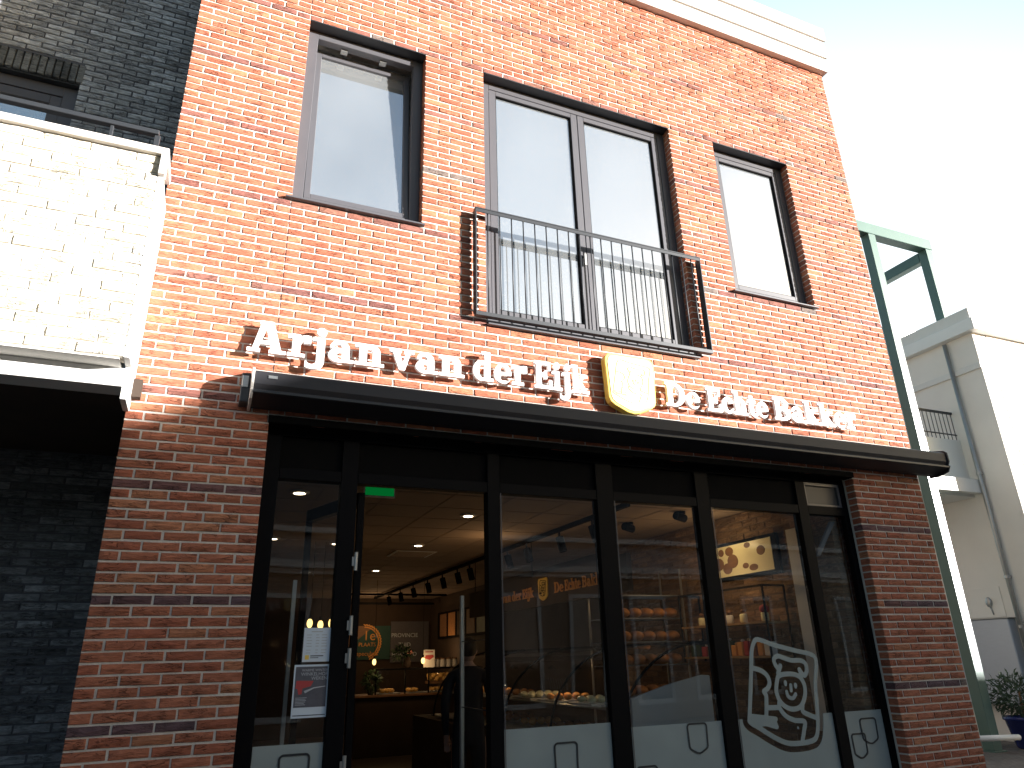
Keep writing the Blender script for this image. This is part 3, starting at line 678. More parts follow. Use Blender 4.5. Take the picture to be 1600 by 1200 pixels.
# ---------------------------------------------------------------- wall lettering and shield
sg1 = thing('sign_lettering', 'white raised letters reading Arjan van der Eijk above the awning', 'sign lettering', (.086, -.08, 1.985))
WM = lambda x, z, d: Vector((x, -.050-d, z+Z0))
for wd, xa, xb in (('Arjan', .083, 1.025), ('van', 1.065, 1.645), ('der', 1.715, 2.172), ('Eijk', 2.235, 2.725)):
    lettering(wd, xa, xb, 1.985, .236, WM, sg1, 'letter')
for xx in (.2, .62, 1.2, 1.55, 1.9, 2.4, 2.6):
    a = MB(); a.cyl((xx, -.0, 2.06), (xx, -.05, 2.06), .008, 6); a.build('standoff', 'zinc', sg1)
sg2 = thing('sign_lettering', 'white raised letters reading De Echte Bakker on the brick wall right of the shield', 'sign lettering', (3.48, -.08, 1.98))
for wd, xa, xb in (('De', 3.480, 3.835), ('Echte', 3.915, 4.60), ('Bakker', 4.675, 5.70)):
    lettering(wd, xa, xb, 1.978, .222, WM, sg2, 'letter')
for xx in (3.6, 4.1, 4.45, 4.9, 5.5):
    a = MB(); a.cyl((xx, -.0, 2.05), (xx, -.05, 2.05), .008, 6); a.build('standoff', 'zinc', sg2)
sh = thing('shield_sign', 'golden shield shaped sign between the two rows of white letters', 'sign', (2.89, -.09, 1.85))
P_ = shield_pts(2.885, 3.375, 1.852, 2.385, r=.15); MB().prism(P_, -.098, -.030).build('rim', 'gold', sh, .008, seg=2)
P_ = shield_pts(2.908, 3.352, 1.878, 2.362, r=.15); MB().prism(P_, -.104, -.099).build('face', 'goldpale', sh, .002)
Lb = baker(2.94, 1.93, .385, .008, skew=.1)
add_me('emblem_line', field_mesh('emblem_line', *Lb, .003, 'gold', lambda x, z, d: Vector((x, -.1045-d, z+Z0))), sh)

# ---------------------------------------------------------------- juliet balcony railing
rl = thing('balcony_railing', 'dark steel railing with thin bars in front of the double window', 'railing', (1.75, -.06, 2.56))
X0, X1, Y0, ZA, ZB = 1.742, 4.058, -.085, 2.545, 3.565
m = MB(); m.box(X0, X1, Y0, Y0+.05, ZB-.012, ZB); m.box(X0+.01, X1-.01, Y0+.002, Y0+.01, ZB-.045, ZB-.012); m.build('top_rail', 'steel', rl, .002)
m = MB(); m.box(X0, X1, Y0, Y0+.05, ZA, ZA+.035); m.build('bottom_rail', 'steel', rl, .002)
for xa in (X0, X1-.012):
    m = MB(); m.box(xa, xa+.012, Y0+.001, -.012, ZA+.036, ZB-.013); m.build('side_plate', 'steel', rl, .002)
for i in range(20):
    xx = X0+.02+(X1-X0-.04)*(i+.9)/20.6
    if i < 20:
        m = MB(); m.cyl((xx, Y0+.026, ZA+.035), (xx, Y0+.026, ZB-.012), .006, 8); m.build('bar', 'steel', rl, smooth=True)
for xa in (X0+.03, X1-.03):
    for zz in (ZA+.08, ZB-.08):
        m = MB(); m.ball((xa, -.02, zz), .012, 8, 6); m.cyl((xa, -.012, zz), (xa, .0, zz), .008, 8); m.build('bolt', 'zinc', rl)

# ---------------------------------------------------------------- curtain behind the double window
cu = MB(); n = 14; pts = []
for i in range(n+1):
    t = i/n; pts.append((1.93+.12*t, .26+.018*math.sin(i*2.1)))
for i in range(n):
    (a, y1_), (b_, y2_) = pts[i], pts[i+1]
    cu.add([(a, y1_, 5.2), (b_, y2_, 5.2), (b_+.12*(i+1)/n, y2_, 2.62), (a+.12*i/n, y1_, 2.62)], [(0, 1, 2, 3)])
    cu.add([(a, y1_+.004, 5.2), (b_, y2_+.004, 5.2), (b_+.12*(i+1)/n, y2_+.004, 2.62), (a+.12*i/n, y1_+.004, 2.62)], [(3, 2, 1, 0)])
tag(cu.build('curtain', 'curtain'), 'white curtain hanging at the left side of the double window', 'curtain')

# ================================================================ left neighbour: dark brick, cream parapet
nb = thing('brick_building', 'dark grey brick building with a cream brick balcony, left of the red building', 'building', (-6, 1.47, -1.6))
def dk(k, x, z):
    v = random.choice([.14, .17, .21, .28, .18])*random.uniform(.8, 1.25); return (v*.95, v*1.0, v*1.06, 1)
def dku(k, x, z):  # lower wall's brick lightened in colour, standing in for veiling glare
    v = random.choice([.40, .46, .52, .60, .50])*random.uniform(.8, 1.25); return (v*.95, v*1.0, v*1.06, 1)
LW = (-3.6, -1.62, 2.2, 5.12)
brick_wall('wall', -3.7, -.5, 1.72, 7.6, 1.47, [(LW[0], LW[1], LW[2], 5.335)], dku, ('brick_d', 'mortar_d'), nb, bond=.5, pitch=.228, row=.0620, joint=.012, wob=.003)
brick_wall('wall', -3.7, -.5, -1.65, 1.58, 1.47, [], dk, ('brick_d', 'mortar_d'), nb, bond=.5, pitch=.228, row=.0620, joint=.012, wob=.003)
# soldier course over the window
m = MB(); V = 0
xx = LW[0]
while xx < LW[1]+.02:
    m.box(xx+.005, xx+.056, 1.468+random.uniform(-.003, .003), 1.57, 5.124, 5.328); xx += .0625
so = m.build('soldier_course', 'brick_d', nb, .004)
ca = so.data.color_attributes.new('Col', 'FLOAT_COLOR', 'POINT'); cc = []
for i in range(len(so.data.vertices)//8):
    v = random.choice([.12, .16, .22, .2])*random.uniform(.8, 1.2); cc += [v*.95, v, v*1.0, 1]*8
ca.data.foreach_set('color', cc)
m = MB(); m.box(-3.7, -.45, 1.575, 1.8, 5.10, 5.34); m.box(-6, -3.7, 1.47, 1.8, -1.6, 7.6); m.build('lintel_or_shade', 'mortar_d', nb)
root = MB().box(LW[0], LW[1], 1.50, 1.60, 5.103, 5.118).build('window', 'steel', nb)
frame_mb(LW[0], LW[1]-.002, 2.2, 5.10, 1.56, 1.64, .1, .13, .1, .11).build('frame', 'frame', root, .003)
frame_mb(LW[0]+.1, LW[1]-.135, 2.3, 4.985, 1.57, 1.63, .06, .09, .08, .09).build('sash', 'frame', root, .003)
MB().box(LW[0]+.15, LW[1]-.22, 1.60, 1.606, 2.35, 4.9).build('pane', 'glassup', root)
MB().box(-4, -1.2, 3.2, 3.3, 2, 5.6).build('upper_room', 'roomwall', nb)
# balcony
def cream(k, x, z):
    v = random.uniform(.9, 1.1); c = random.choice([(.66, .60, .48), (.62, .56, .44), (.70, .64, .54)]); return (c[0]*v, c[1]*v, c[2]*v, 1)
PR = (-3.7, -.592)
brick_wall('balcony_parapet', PR[0], PR[1], 1.705, 3.150, -.40, [], cream, ('brick_w', 'mortar_w'), nb, bond=.37, pitch=.26, row=.0690, joint=.010, wob=.003, zref=1.705)
m = MB(); m.box(PR[0], PR[1]-.02, -.385, -.11, 1.695, 1.704); m.box(PR[0], PR[1]-.025, -.295, -.12, 1.72, 3.14); m.build('parapet_backing', 'offwhite', nb)
m = MB(); m.box(PR[0], -.548, -.435, -.09, 3.152, 3.205); m.box(-.592, -.549, -.434, -.36, 3.0, 3.151); m.build('coping', 'cornice', nb, .004)
m = MB(); m.box(-.5915, -.556, -.398, .0, 1.705, 3.0); m.box(-.5925, -.556, -.24, .0, 1.498, 1.704); m.build('end_panel', 'white', nb, .003)
m = MB(); m.box(PR[0], -.593, -.24, -.06, 1.577, 1.694); m.build('slab_edge', 'white', nb, .003)
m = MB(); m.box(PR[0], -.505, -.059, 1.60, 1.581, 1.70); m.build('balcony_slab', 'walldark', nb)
rr = thing('balcony_rail', 'dark metal rail on the cream balcony parapet', 'railing', (-.65, -.25, 3.21))
m = MB(); m.box(-3.6, -.65, -.275, -.225, 3.42, 3.455); m.build('top_rail', 'steel', rr, .003)
for xx in (-.675, -.945, -1.8, -2.8):
    m = MB(); m.box(xx, xx+(.022 if xx < -.7 else .035), -.262, -.238, 3.206, 3.419); m.build('post', 'steel', rr, .002)

# ================================================================ right: green steel frame, beige building
fr = thing('steel_frame', 'tall green painted steel frame standing right of the red building', 'frame', (11.8, 3.75, -1.6))
def post(x, y, z1, nm='post'):
    m = MB(); m.box(x, x+.20, y, y+.19, -1.58, z1); m.build(nm, 'green', fr, .006)
post(11.86, 3.75, 8.03); post(13.56, 3.75, 8.03); post(13.56, 6.6, 8.03)
m = MB(); m.box(11.2, 13.77, 3.74, 3.95, 8.032, 8.29); m.build('beam', 'green', fr, .006)
m = MB(); m.box(13.57, 13.75, 3.951, 6.9, 7.80, 8.03); m.build('beam', 'green', fr, .006)
m = MB(); m.box(12.062, 13.558, 3.80, 3.92, 2.66, 2.92); m.build('white_fascia', 'white', fr, .004)
for xx in (11.86, 13.56):
    m = MB(); m.box(xx-.04, xx+.24, 3.71, 3.98, -1.599, -1.58); m.build('base_plate', 'green', fr)
# raised walkway with railing between the posts
wk = thing('roof_terrace', 'white fronted raised terrace with thin railing behind the green frame', 'terrace', (12.2, 4.2, 2.6))
m = MB(); m.box(12.0, 17.5, 4.0, 6.5, 2.62, 2.85); m.box(12.0, 17.5, 4.0, 4.08, 2.85, 3.75); m.build('deck', 'white', wk, .004)
m = MB(); m.box(12.0, 17.5, 4.02, 4.06, 4.30, 4.34); m.box(12.0, 17.5, 4.03, 4.05, 3.86, 3.88); m.build('handrail', 'steel', wk)
for i in range(14):
    m = MB(); m.cyl((12.1+i*.115, 4.04, 3.75), (12.1+i*.115, 4.04, 4.30), .008, 6); m.build('bar', 'steel', wk)
bb = thing('beige_building', 'pale beige rendered building with a moulded cornice behind the green frame', 'building', (13.4, 3.1, -1.6))
m = MB(); m.box(13.8, 24, 3.2, 14, -1.6, 5.75); bx = m.build('wall', 'beige', bb)
m = MB(); m.box(13.4, 13.8, 3.08, 3.6, -1.6, 2.6); m.box(13.4, 13.8, 3.6, 14, -1.6, 2.6); 
MB().box(13.4, 13.79, 3.21, 14, -1.6, 5.75).build('wall', 'beige', bb)
MB().box(13.25, 24, 3.05, 14, 5.752, 6.0).build('cornice', 'white', bb, .01)
MB().box(13.32, 24, 3.12, 14, 6.002, 6.25).build('cornice', 'offwhite', bb, .01)
MB().box(13.36, 13.40, 3.2, 14, 5.0, 5.12).build('moulding', 'offwhite', bb, .005)
MB().box(17.9, 18.8, 8.0, 9.5, 6.25, 9.0).build('chimney', 'zinc', bb, .01)
m = MB(); 
m.box(15, 16.4, 3.17, 3.199, 3.0, 5.0); m.box(18, 19.4, 3.17, 3.199, 3.0, 5.0); m.build('window', 'steel', bb)
cb = thing('utility_cabinet', 'brushed steel cabinet hanging on the beige wall beyond the green post', 'cabinet', (13.38, 4.3, -.99))
m = MB(); m.box(13.18, 13.399, 3.86, 5.2, -.99, .42); m.build('body', 'cab', cb, .015)
m = MB(); m.box(13.17, 13.398, 3.84, 5.22, .422, .44); m.build('lid', 'zinc', cb, .004)
wp = thing('junction_plate', 'grey plate with a small bulkhead lamp on the beige wall above the cabinet', 'wall plate', (13.39, 4.2, .5))
m = MB(); m.box(13.385, 13.399, 4.0, 4.7, .46, .98); m.build('plate', 'beige', wp, .002)
m = MB(); m.ball((13.36, 4.24, .72), (.03, .06, .09), 10, 8); m.cyl((13.37, 4.24, .65), (13.37, 4.21, .5), .012, 6); m.build('lamp', 'zinc', wp, smooth=True)
dp = thing('drainpipe', 'grey zinc drainpipe on the beige wall', 'drainpipe', (13.3, 3.8, -1.6))
m = MB(); m.cyl((13.33, 3.76, -1.59), (13.33, 3.76, 5.7), .04, 14); m.build('pipe', 'zinc', dp, smooth=True)
for zz in (.25, 1.1, 3):
    m = MB(); m.cyl((13.33, 3.76, zz), (13.33, 3.76, zz+.05), .05, 14); m.box(13.36, 13.399, 3.73, 3.79, zz, zz+.05); m.build('clip', 'zinc', dp)
tb = MB(); tb.cyl((11.0, 3.45, -1.33), (12.07, 3.45, -1.37), .043, 14)
tag(tb.build('barrier_tube', 'white', smooth=True), 'short white horizontal tube at knee height before the green post', 'tube')
st_ = MB(); st_.cyl((12.62, 4.2, -1.6), (12.62, 4.2, -1.06), .035, 10); st_.lathe((12.62, 4.2, -1.06), [(.04, 0), (.04, .02), (.02, .035)], 10)
tag(st_.build('short_bollard', 'zinc'), 'short grey bollard between the green post and the blue pot', 'bollard')
pot = thing('potted_plant', 'leafy evergreen bush in a cobalt blue pot by the beige wall', 'plant', (12.72, 3.72, -1.6))
m = MB(); m.lathe((12.72, 3.72, -1.6), [(.17, 0), (.2, .02), (.28, .42), (.305, .43), (.305, .48), (.27, .48), (.25, .42), (.02, .42)], 24); m.build('pot', 'blue', pot, smooth=True)
m = MB(); m.cyl((12.72, 3.72, -1.2), (12.74, 3.70, -.75), .02, 6); m.build('stem', 'wood', pot)
def leafmesh(c, rx, rz, n, ln, wd, seed=3):
    r_ = np.random.default_rng(seed); m = MB()
    for i in range(n):
        d = r_.normal(size=3); d /= np.linalg.norm(d); rad = r_.uniform(.25, 1)**.6
        p = np.array([c[0]+d[0]*rx*rad, c[1]+d[1]*rx*rad, c[2]+d[2]*rz*rad])
        a = d*.7+r_.normal(size=3)*.5+np.array([0, 0, .35]); a /= np.linalg.norm(a); s = np.cross(a, r_.normal(size=3)); s /= np.linalg.norm(s)
        L_ = ln*r_.uniform(.7, 1.3); W_ = wd*r_.uniform(.7, 1.2); q = p+a*L_; mid = p+a*L_*.5-np.array([0, 0, .15*L_])*0
        m.add([p, mid+s*W_, q-np.array([0, 0, .2*L_]), mid-s*W_], [(0, 1, 2), (0, 2, 3)])
    return m
leafmesh((12.70, 3.72, -.80), .42, .33, 900, .12, .014).build('foliage', 'leaf', pot)

# ================================================================ houses across the street (behind the camera; they shade the shopfront and show in its glass)
def house(x0, x1, ze, ridge, label, y=-12.0, w_mt='wallbrown', hipl=0):
    zl = ridge if not hipl else hipl; xh = x0+(0.01 if not hipl else (ridge-hipl)*1.235/.57)
    h = thing('terraced_house', label, 'building', (x0, y, -1.6), 'houses across the street')
    MB().box(x0, x1, y-8, y, -1.6, 2.2).build('wall', w_mt, h)
    m = MB(); m.box(x0, x1, y-7.9, y-.02, 2.2, ze); m.build('upper_wall', 'siding', h)
    m = MB(); m.box(x0, x1, y, y+.25, 2.05, 2.2); m.box(x0, x1, y, y+.12, 1.93, 2.05); m.build('cornice', 'trim', h)
    m = MB(); m.box(x0, x1, y-.02, y+.18, ze-.12, ze); m.build('gutter', 'trim', h)
    m = MB(); m.add([(x0, y+.1, ze), (x1, y+.1, ze), (x1, y-8, ze), (x0, y-8, ze), (x0, y-3, zl), (xh, y-3, ridge), (x1, y-3, ridge)], [(0, 1, 6), (0, 6, 5), (0, 5, 4), (1, 2, 6), (2, 3, 6), (3, 5, 6), (3, 4, 5), (3, 0, 4), (0, 3, 2, 1)]); m.build('roof', 'roof', h)
    x = x0+.6
    while x < x1-1.2:
        fr_ = frame_mb(x, x+1.1, -1.2, 1.5, y+.002, y+.07, .1, .1, .12, .1).build('window', 'trim', h)
        MB().box(x+.1, x+1.0, y+.01, y+.02, -1.08, 1.4).build('pane', 'darkglass', fr_)
        x += 1.9
    return h
house(-26, 17.45, 2.95, 4.98, 'long low terrace across the street with white cornice')
house(17.45, 25.2, 2.95, 5.57, 'taller house across the street behind the camera', hipl=4.98)
house(25.2, 60, 2.2, 4.25, 'lower house at the right end across the street')

# ================================================================ inside the bakery
CZ = 1.45
rmk = thing('shop_interior', 'dim shop interior with tiled ceiling seen through the open door', 'room', (.3, .3, -1.6))
m = MB(); m.box(.30, 5.55, .215, 13.5, CZ, CZ+.05); m.box(.30, 5.55, .21, .30, CZ-.24, CZ-.001)
for i in range(1, 22): m.box(.30, 5.45, .3+i*.6, .312+i*.6, CZ-.004, CZ-.001)
for i in range(1, 9): m.box(.30+i*.6, .312+i*.6, .3, 13.4, CZ-.005, CZ-.0015)
m.build('ceiling', 'ceil', rmk)
m = MB(); m.box(.30, 5.5, .22, 13.5, -1.598, -1.59); m.build('floor', 'shopfloor', rmk)
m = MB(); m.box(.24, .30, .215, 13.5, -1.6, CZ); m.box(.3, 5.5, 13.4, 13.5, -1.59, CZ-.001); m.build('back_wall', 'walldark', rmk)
def inbr(k, x, z):
    v = random.uniform(.6, 1.3); return (.30*v, .19*v, .11*v, 1)
wr = brick_wall('brick_side_wall', 0, 4.2, -1.59, 1.44, 0, [], inbr, ('brick', 'mortar_i'), rmk, pitch=.23, row=.068, wob=.004, joint=.012)
T = Matrix.Translation((5.46, 4.45, 0)) @ Matrix.Rotation(R(-90), 4, 'Z'); wr.data.transform(T)
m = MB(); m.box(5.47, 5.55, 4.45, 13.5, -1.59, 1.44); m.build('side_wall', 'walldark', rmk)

# recessed downlights
dl = thing('downlight', 'recessed ceiling downlight glowing behind the left pane', 'ceiling light', (.71, 1.77, CZ-.006), 'round downlights in the shop ceiling')
MB().lathe((0, 0, 0), [(.055, -.012), (.085, -.010), (.09, .003), (.055, .003)], 20).build('ring', 'white', dl, local=True)
MB().lathe((0, 0, 0), [(.052, -.0135), (.052, -.0125)], 20).build('diffuser', 'lamp', dl, local=True)
for i, (x, y, lb) in enumerate([(2.56, 2.41, 'recessed downlight nearest the right door mullion'), (2.62, 4.59, 'second recessed downlight from the door opening'), (2.70, 7.5, 'third recessed downlight from the door opening'),
        (1.54, 4.68, 'small recessed downlight at the right edge of the left pane'), (.73, 4.45, 'small recessed downlight at the left edge of the left pane'), (1.6, 8, 'far recessed downlight deep in the shop'), (2.75, 10.8, 'farthest recessed downlight in the shop')]):
    dup(dl, (x, y, CZ-.006), lb)
# track lighting
tr = thing('ceiling_track', 'long black lighting track under the shop ceiling', 'lighting track', (3.9, 1.3, CZ-.1))
m = MB(); m.box(3.80, 3.85, 1.2, 12.6, CZ-.075, CZ-.03); m.build('rail', 'black', tr)
m = MB(); m.box(2.9, 5.3, 11.6, 11.65, CZ-.075, CZ-.03); m.box(2.9, 5.3, 12.6, 12.65, CZ-.2, CZ-.15); m.build('cross_rail', 'black', tr)
for yy in (1.5, 5, 9, 12):
    m = MB(); m.cyl((3.825, yy, CZ-.03), (3.825, yy, CZ), .01, 6); m.build('hanger', 'black', tr)
sp = thing('track_spotlight', 'black cylinder spotlight on the ceiling track', 'spotlight', (3.825, 1.95, CZ-.08), 'spotlights along the black track')
MB().cyl((0, 0, 0), (0, 0, -.07), .012, 8).build('arm', 'black', sp, local=True)
MB().cyl((.0, .0, -.06), (.03, -.03, -.23), .048, 16).build('head', 'black', sp, local=True, smooth=False)
for y in (2.75, 3.7, 4.35, 5.1, 5.9, 6.5, 7.3, 8.2, 9.2, 10.2, 11.2): dup(sp, (3.825, y, CZ-.08))
ds = thing('surface_spotlight', 'black surface spotlight on the ceiling behind the second right pane, nearer one', 'spotlight', (4.75, 1.6, CZ), 'surface spotlights on the right of the ceiling')
MB().cyl((0, 0, 0), (0, 0, -.03), .05, 14).build('base', 'black', ds, local=True)
MB().cyl((-.07, .0, -.05), (.07, .04, -.07), .045, 14).build('head', 'black', ds, local=True)
dup(ds, (4.55, 2.35, CZ), 'black surface spotlight on the ceiling behind the second right pane, farther one')
gv = thing('ceiling_vent', 'square air grille in the shop ceiling', 'air vent', (2.75, 5.4, CZ-.01))
frame_mb(-.3, .3, -.3, .3, 0, .01, .03, .03, .03, .03)
m = MB(); m.box(-.3, .3, -.3, .3, -.008, .0); m.build('plate', 'ceilw', gv, .003, local=True)
m = MB()
for i in range(7): m.box(-.26, .26, -.25+i*.08, -.22+i*.08, -.014, -.0085)
m.build('slats', 'ceil', gv, local=True)
# exit sign
ex = thing('exit_sign', 'green lit exit sign hanging just inside the door', 'sign', (1.25, .9, 1.26))
MB().box(1.13, 1.37, .9, .925, 1.262, 1.425).build('lit_panel', 'exitgreen', ex, .002)
frame_mb(1.122, 1.378, 1.252, 1.432, .893, .93, .008, .008, .01, .008).build('frame', 'white', ex)
m = MB(); m.prism([(1.13, 1.345), (1.15, 1.345), (1.24, 1.39), (1.24, 1.405), (1.215, 1.405), (1.13, 1.36)], .894, .8985); m.build('arrow', 'black', ex)
# open glass door leaf
dr = thing('glass_door', 'open glass door leaf with bright metal edges standing inside the entrance', 'door', (1.95, .3, -1.6))
DT = .475
for ya, yb_ in ((.22, .26), (.84, .87)):
    m = MB(); m.box(1.935, 1.965, ya, yb_, -1.58, DT); m.build('stile', 'zinc', dr, .003)
m = MB(); m.box(1.946, 1.954, .26, .84, -1.58, DT-.005); m.build('glass_panel', 'glassin', dr)
for zz in (.12, -.35, -.85):
    m = MB(); m.box(1.943, 1.957, .262, .838, zz, zz+.006); m.build('crossbar', 'steel', dr)
dl2 = thing('inner_door', 'black framed inner door leaf folded back behind the left pane', 'door', (.95, .35, -1.6))
for nm, bx_ in (('stile', (.955, 1.0, .24, .29, -1.58, 1.13)), ('stile', (.70, .745, 1.0, 1.05, -1.58, 1.13))):
    m = MB(); m.box(*bx_); m.build(nm, 'shopframe', dl2)
m = MB(); m.add([(.955, .24, 1.04), (1.0, .29, 1.04), (.745, 1.05, 1.04), (.70, 1.0, 1.04), (.955, .24, 1.13), (1.0, .29, 1.13), (.745, 1.05, 1.13), (.70, 1.0, 1.13)], [(0, 3, 2, 1), (4, 5, 6, 7), (0, 1, 5, 4), (1, 2, 6, 5), (2, 3, 7, 6), (3, 0, 4, 7)]); m.build('top_rail', 'shopframe', dl2)
# grey glazing strip standing behind the left pane
gs_ = MB(); gs_.box(.56, .585, .30, .325, -1.59, .52); tag(gs_.build('slim_post', 'zinc'), 'slim pale post standing behind the left pane', 'post')
brc = MB(); brc.prism([(5.185, .80), (5.235, .80), (5.50, 1.13), (5.44, 1.13)], .22, .25)
tag(brc.build('diagonal_brace', 'siding', None, .004), 'pale diagonal bar behind the narrow right pane', 'brace')
bn = MB(); bn.box(5.36, 5.38, .42, .74, -.7, 1.13); tag(bn.build('tall_banner', 'white', None, .004), 'tall blank pale banner against the inner brick wall', 'banner')

# interior lettering board
ib = thing('hanging_sign', 'dark hanging board with orange lettering and a small shield inside the shop', 'sign', (4.0, 1.7, .58))
MB().box(4.0, 4.06, 1.6, 6.4, .60, .98).build('board', 'walldark', ib)
IM = lambda x, z, d: Vector((3.998-d, 5.64-x, z+Z0))
for wd, xa, xb in (('Arjan', 0, .60), ('van', .64, .98), ('der', 1.02, 1.34), ('Eijk', 1.38, 1.74), ('De', 2.36, 2.60), ('Echte', 2.64, 3.04), ('Bakker', 3.08, 3.66)):
    lettering(wd, xa, xb, .72, .125, IM, ib, 'orange', .01)
P_ = shield_pts(1.90, 2.18, .655, .93, r=.15)
o = MB().prism(P_, 0, .012).build('shield', 'gold', ib); 
for v in o.data.vertices: v.co = Vector((3.985+v.co.y, 5.64-v.co.x, v.co.z))
Ls = baker(1.94, .70, .20, .008, skew=.1); add_me('shield_lines', field_mesh('shield_lines', *Ls, .003, 'black', lambda x, z, d: Vector((3.984-d, 5.64-x, z+Z0))), ib)
for yy in (1.8, 4, 6.2):
    m = MB(); m.cyl((4.03, yy, .98), (4.03, yy, CZ), .006, 6); m.build('hanger', 'black', ib)

# back wall boards
bd = thing('award_board', 'teal board with orange first place rosette on the back wall', 'sign', (3.4, 13.35, .05))
MB().box(3.38, 4.42, 13.36, 13.399, .03, .80).build('panel', 'teal', bd)
m = MB(); m.prism([(3.38, .30), (4.02, .80), (3.38, .80)], 13.352, 13.359); m.build('light_corner', 'wood', bd)
ring = []
for i in range(64):
    a = R(-70+i*2.6); rr_ = .40+.014*math.cos(i*.9*2); ring.append((3.78+rr_*math.cos(a), .42+rr_*math.sin(a)))
L = stroke_field([ring, [(3.78+.35*math.cos(R(-70+i*5)), .42+.35*math.sin(R(-70+i*5))) for i in range(33)]], x0=3.3, x1=4.3, z0=0, z1=.9, w=.028, step=.01)
add_me('rosette', field_mesh('rosette', *L, .01, 'orange', lambda x, z, d: Vector((x, 13.352-d, z+Z0))), bd)
BM = lambda ox, oz, y=13.35: (lambda x, z, d: Vector((ox+x, y-d, oz+z+Z0)))
for t_, xx, zz, sz, mt in (('1e', 3.74, .47, .32, 'orange'), ('PLAATS', 3.64, .33, .125, 'orange'), ('speculaas', 3.60, .12, .14, 'orange'), ('*', 3.54, .42, .2, 'greyink'), ('*', 4.02, .46, .2, 'greyink')):
    add_me('board_text', text_mesh('board_text', t_, sz, mt, BM(xx, zz), .004), bd)
b2 = thing('province_board', 'dark board reading Provincie Zuid Holland beside the teal board', 'sign', (4.5, 13.35, .0))
MB().box(4.43, 5.40, 13.36, 13.399, -.05, .90).build('panel', 'postergrey', b2)
for t_, zz in (('PROVINCIE', .53), ('ZUID', .31), ('HOLLAND', .09)):
    add_me('board_text', text_mesh('board_text', t_, .135, 'paper', BM(4.78, zz), .004, 'CENTER'), b2)

# counters
c1 = thing('service_counter', 'dark wooden service counter with glazed pastry case at the back of the shop', 'counter', (3.6, 9, -1.6))
m = MB(); m.box(2.75, 5.2, 9.0, 9.7, -1.59, -.62); m.build('body', 'walldark', c1, .01)
m = MB(); m.box(2.70, 5.25, 8.96, 9.75, -.62, -.58); m.build('worktop', 'wood', c1, .005)
m = MB(); m.box(3.1, 5.2, 8.98, 9.0, -.58, -.17); m.build('front_glass', 'glassin', c1)
m = MB(); m.box(3.1, 5.2, 8.98, 9.5, -.17, -.14); m.build('top_shelf', 'black', c1)
for xx in (3.1, 3.65, 4.1, 4.6, 5.17):
    m = MB(); m.box(xx, xx+.02, 8.97, 8.998, -.58, -.17); m.build('case_post', 'black', c1)
def lump(m, c, r, j=.08): m.ball(c, r, 10, 7, j)
for i, (xx, n_) in enumerate(((3.2, 3), (3.75, 2), (4.18, 3), (4.65, 4))):
    t_ = thing('pastry_tray', 'tray of pastries in the back counter case, %s' % ['beside the plant', 'second compartment', 'under the white card', 'heaped with golden buns'][i], 'tray', (xx, 9.2, -.56))
    MB().box(xx, xx+.4, 9.05, 9.4, -.578, -.56).build('tray', 'zinc', t_)
    for k in range(n_*3):
        m = MB(); lump(m, (xx+.06+.09*(k % n_)+random.uniform(-.02, .02), 9.1+.1*(k//n_), -.52), (.05, .05, .035)); m.build('pastry', 'bun', t_, smooth=True)
t_ = thing('bun_basket', 'basket heaped with golden buns in the back case behind the open door', 'basket', (4.3, 9.2, -.3))
m = MB(); m.box(4.15, 4.62, 9.1, 9.35, -.43, -.38); m.build('basket', 'wood', t_)
for k in range(14):
    m = MB(); lump(m, (4.18+.07*(k % 7), 9.12+.05*(k//7), -.34+.05*(k % 2)), (.055, .055, .05)); m.build('bun', 'bun', t_, smooth=True)
cd = thing('price_card', 'upright white card with red print on the back counter', 'card', (4.05, 8.95, -.14))
m = MB(); m.box(4.0, 4.22, 8.97, 8.98, -.139, .17); m.build('card', 'offwhite', cd)
m = MB(); m.prism([(4.02, .02), (4.12, -.01), (4.2, .04), (4.19, .08), (4.04, .07)], 8.965, 8.969); m.box(4.03, 4.18, 8.965, 8.969, .125, .14); m.build('print', 'red', cd)
jr = thing('storage_jar', 'pale jar on the back counter right of the white card', 'jar', (4.30, 9.1, -.139), 'pale jars on the back counter')
MB().lathe((0, 0, 0), [(.05, 0), (.055, .02), (.055, .12), (.045, .14)], 14).build('body', 'offwhite', jr, local=True, smooth=True)
MB().lathe((0, 0, .14), [(.048, 0), (.048, .02), (.01, .025)], 14).build('lid', 'wood', jr, local=True)
for xx in (4.42, 4.54, 4.66): dup(jr, (xx, 9.1, -.139))
vp = thing('flower_vase', 'pink flowering plant on the back counter', 'plant', (3.72, 9.1, -.139))
MB().lathe((3.72, 9.1, -.139), [(.05, 0), (.07, .1), (.05, .2)], 14).build('vase', 'walldark', vp, smooth=True)
leafmesh((3.62, 9.1, .12), .16, .10, 120, .12, .02, 5).build('foliage', 'leaf', vp)
m = MB()
for k in range(10): lump(m, (3.76+random.uniform(-.07, .07), 9.1, .17+random.uniform(-.06, .04)), .028)
MT['pink'] = mat('pink_petal', (.7, .25, .22), .6); m.build('blossom', 'pink', vp, smooth=True)
pp = thing('potted_herbs', 'green potted herbs standing on the left end of the back counter', 'plant', (3.05, 9.1, -.58))
MB().lathe((3.05, 9.1, -.58), [(.05, 0), (.07, .12), (.07, .13)], 12).build('pot', 'walldark', pp); leafmesh((3.05, 9.05, -.33), .13, .16, 200, .1, .02, 6).build('foliage', 'leaf', pp)
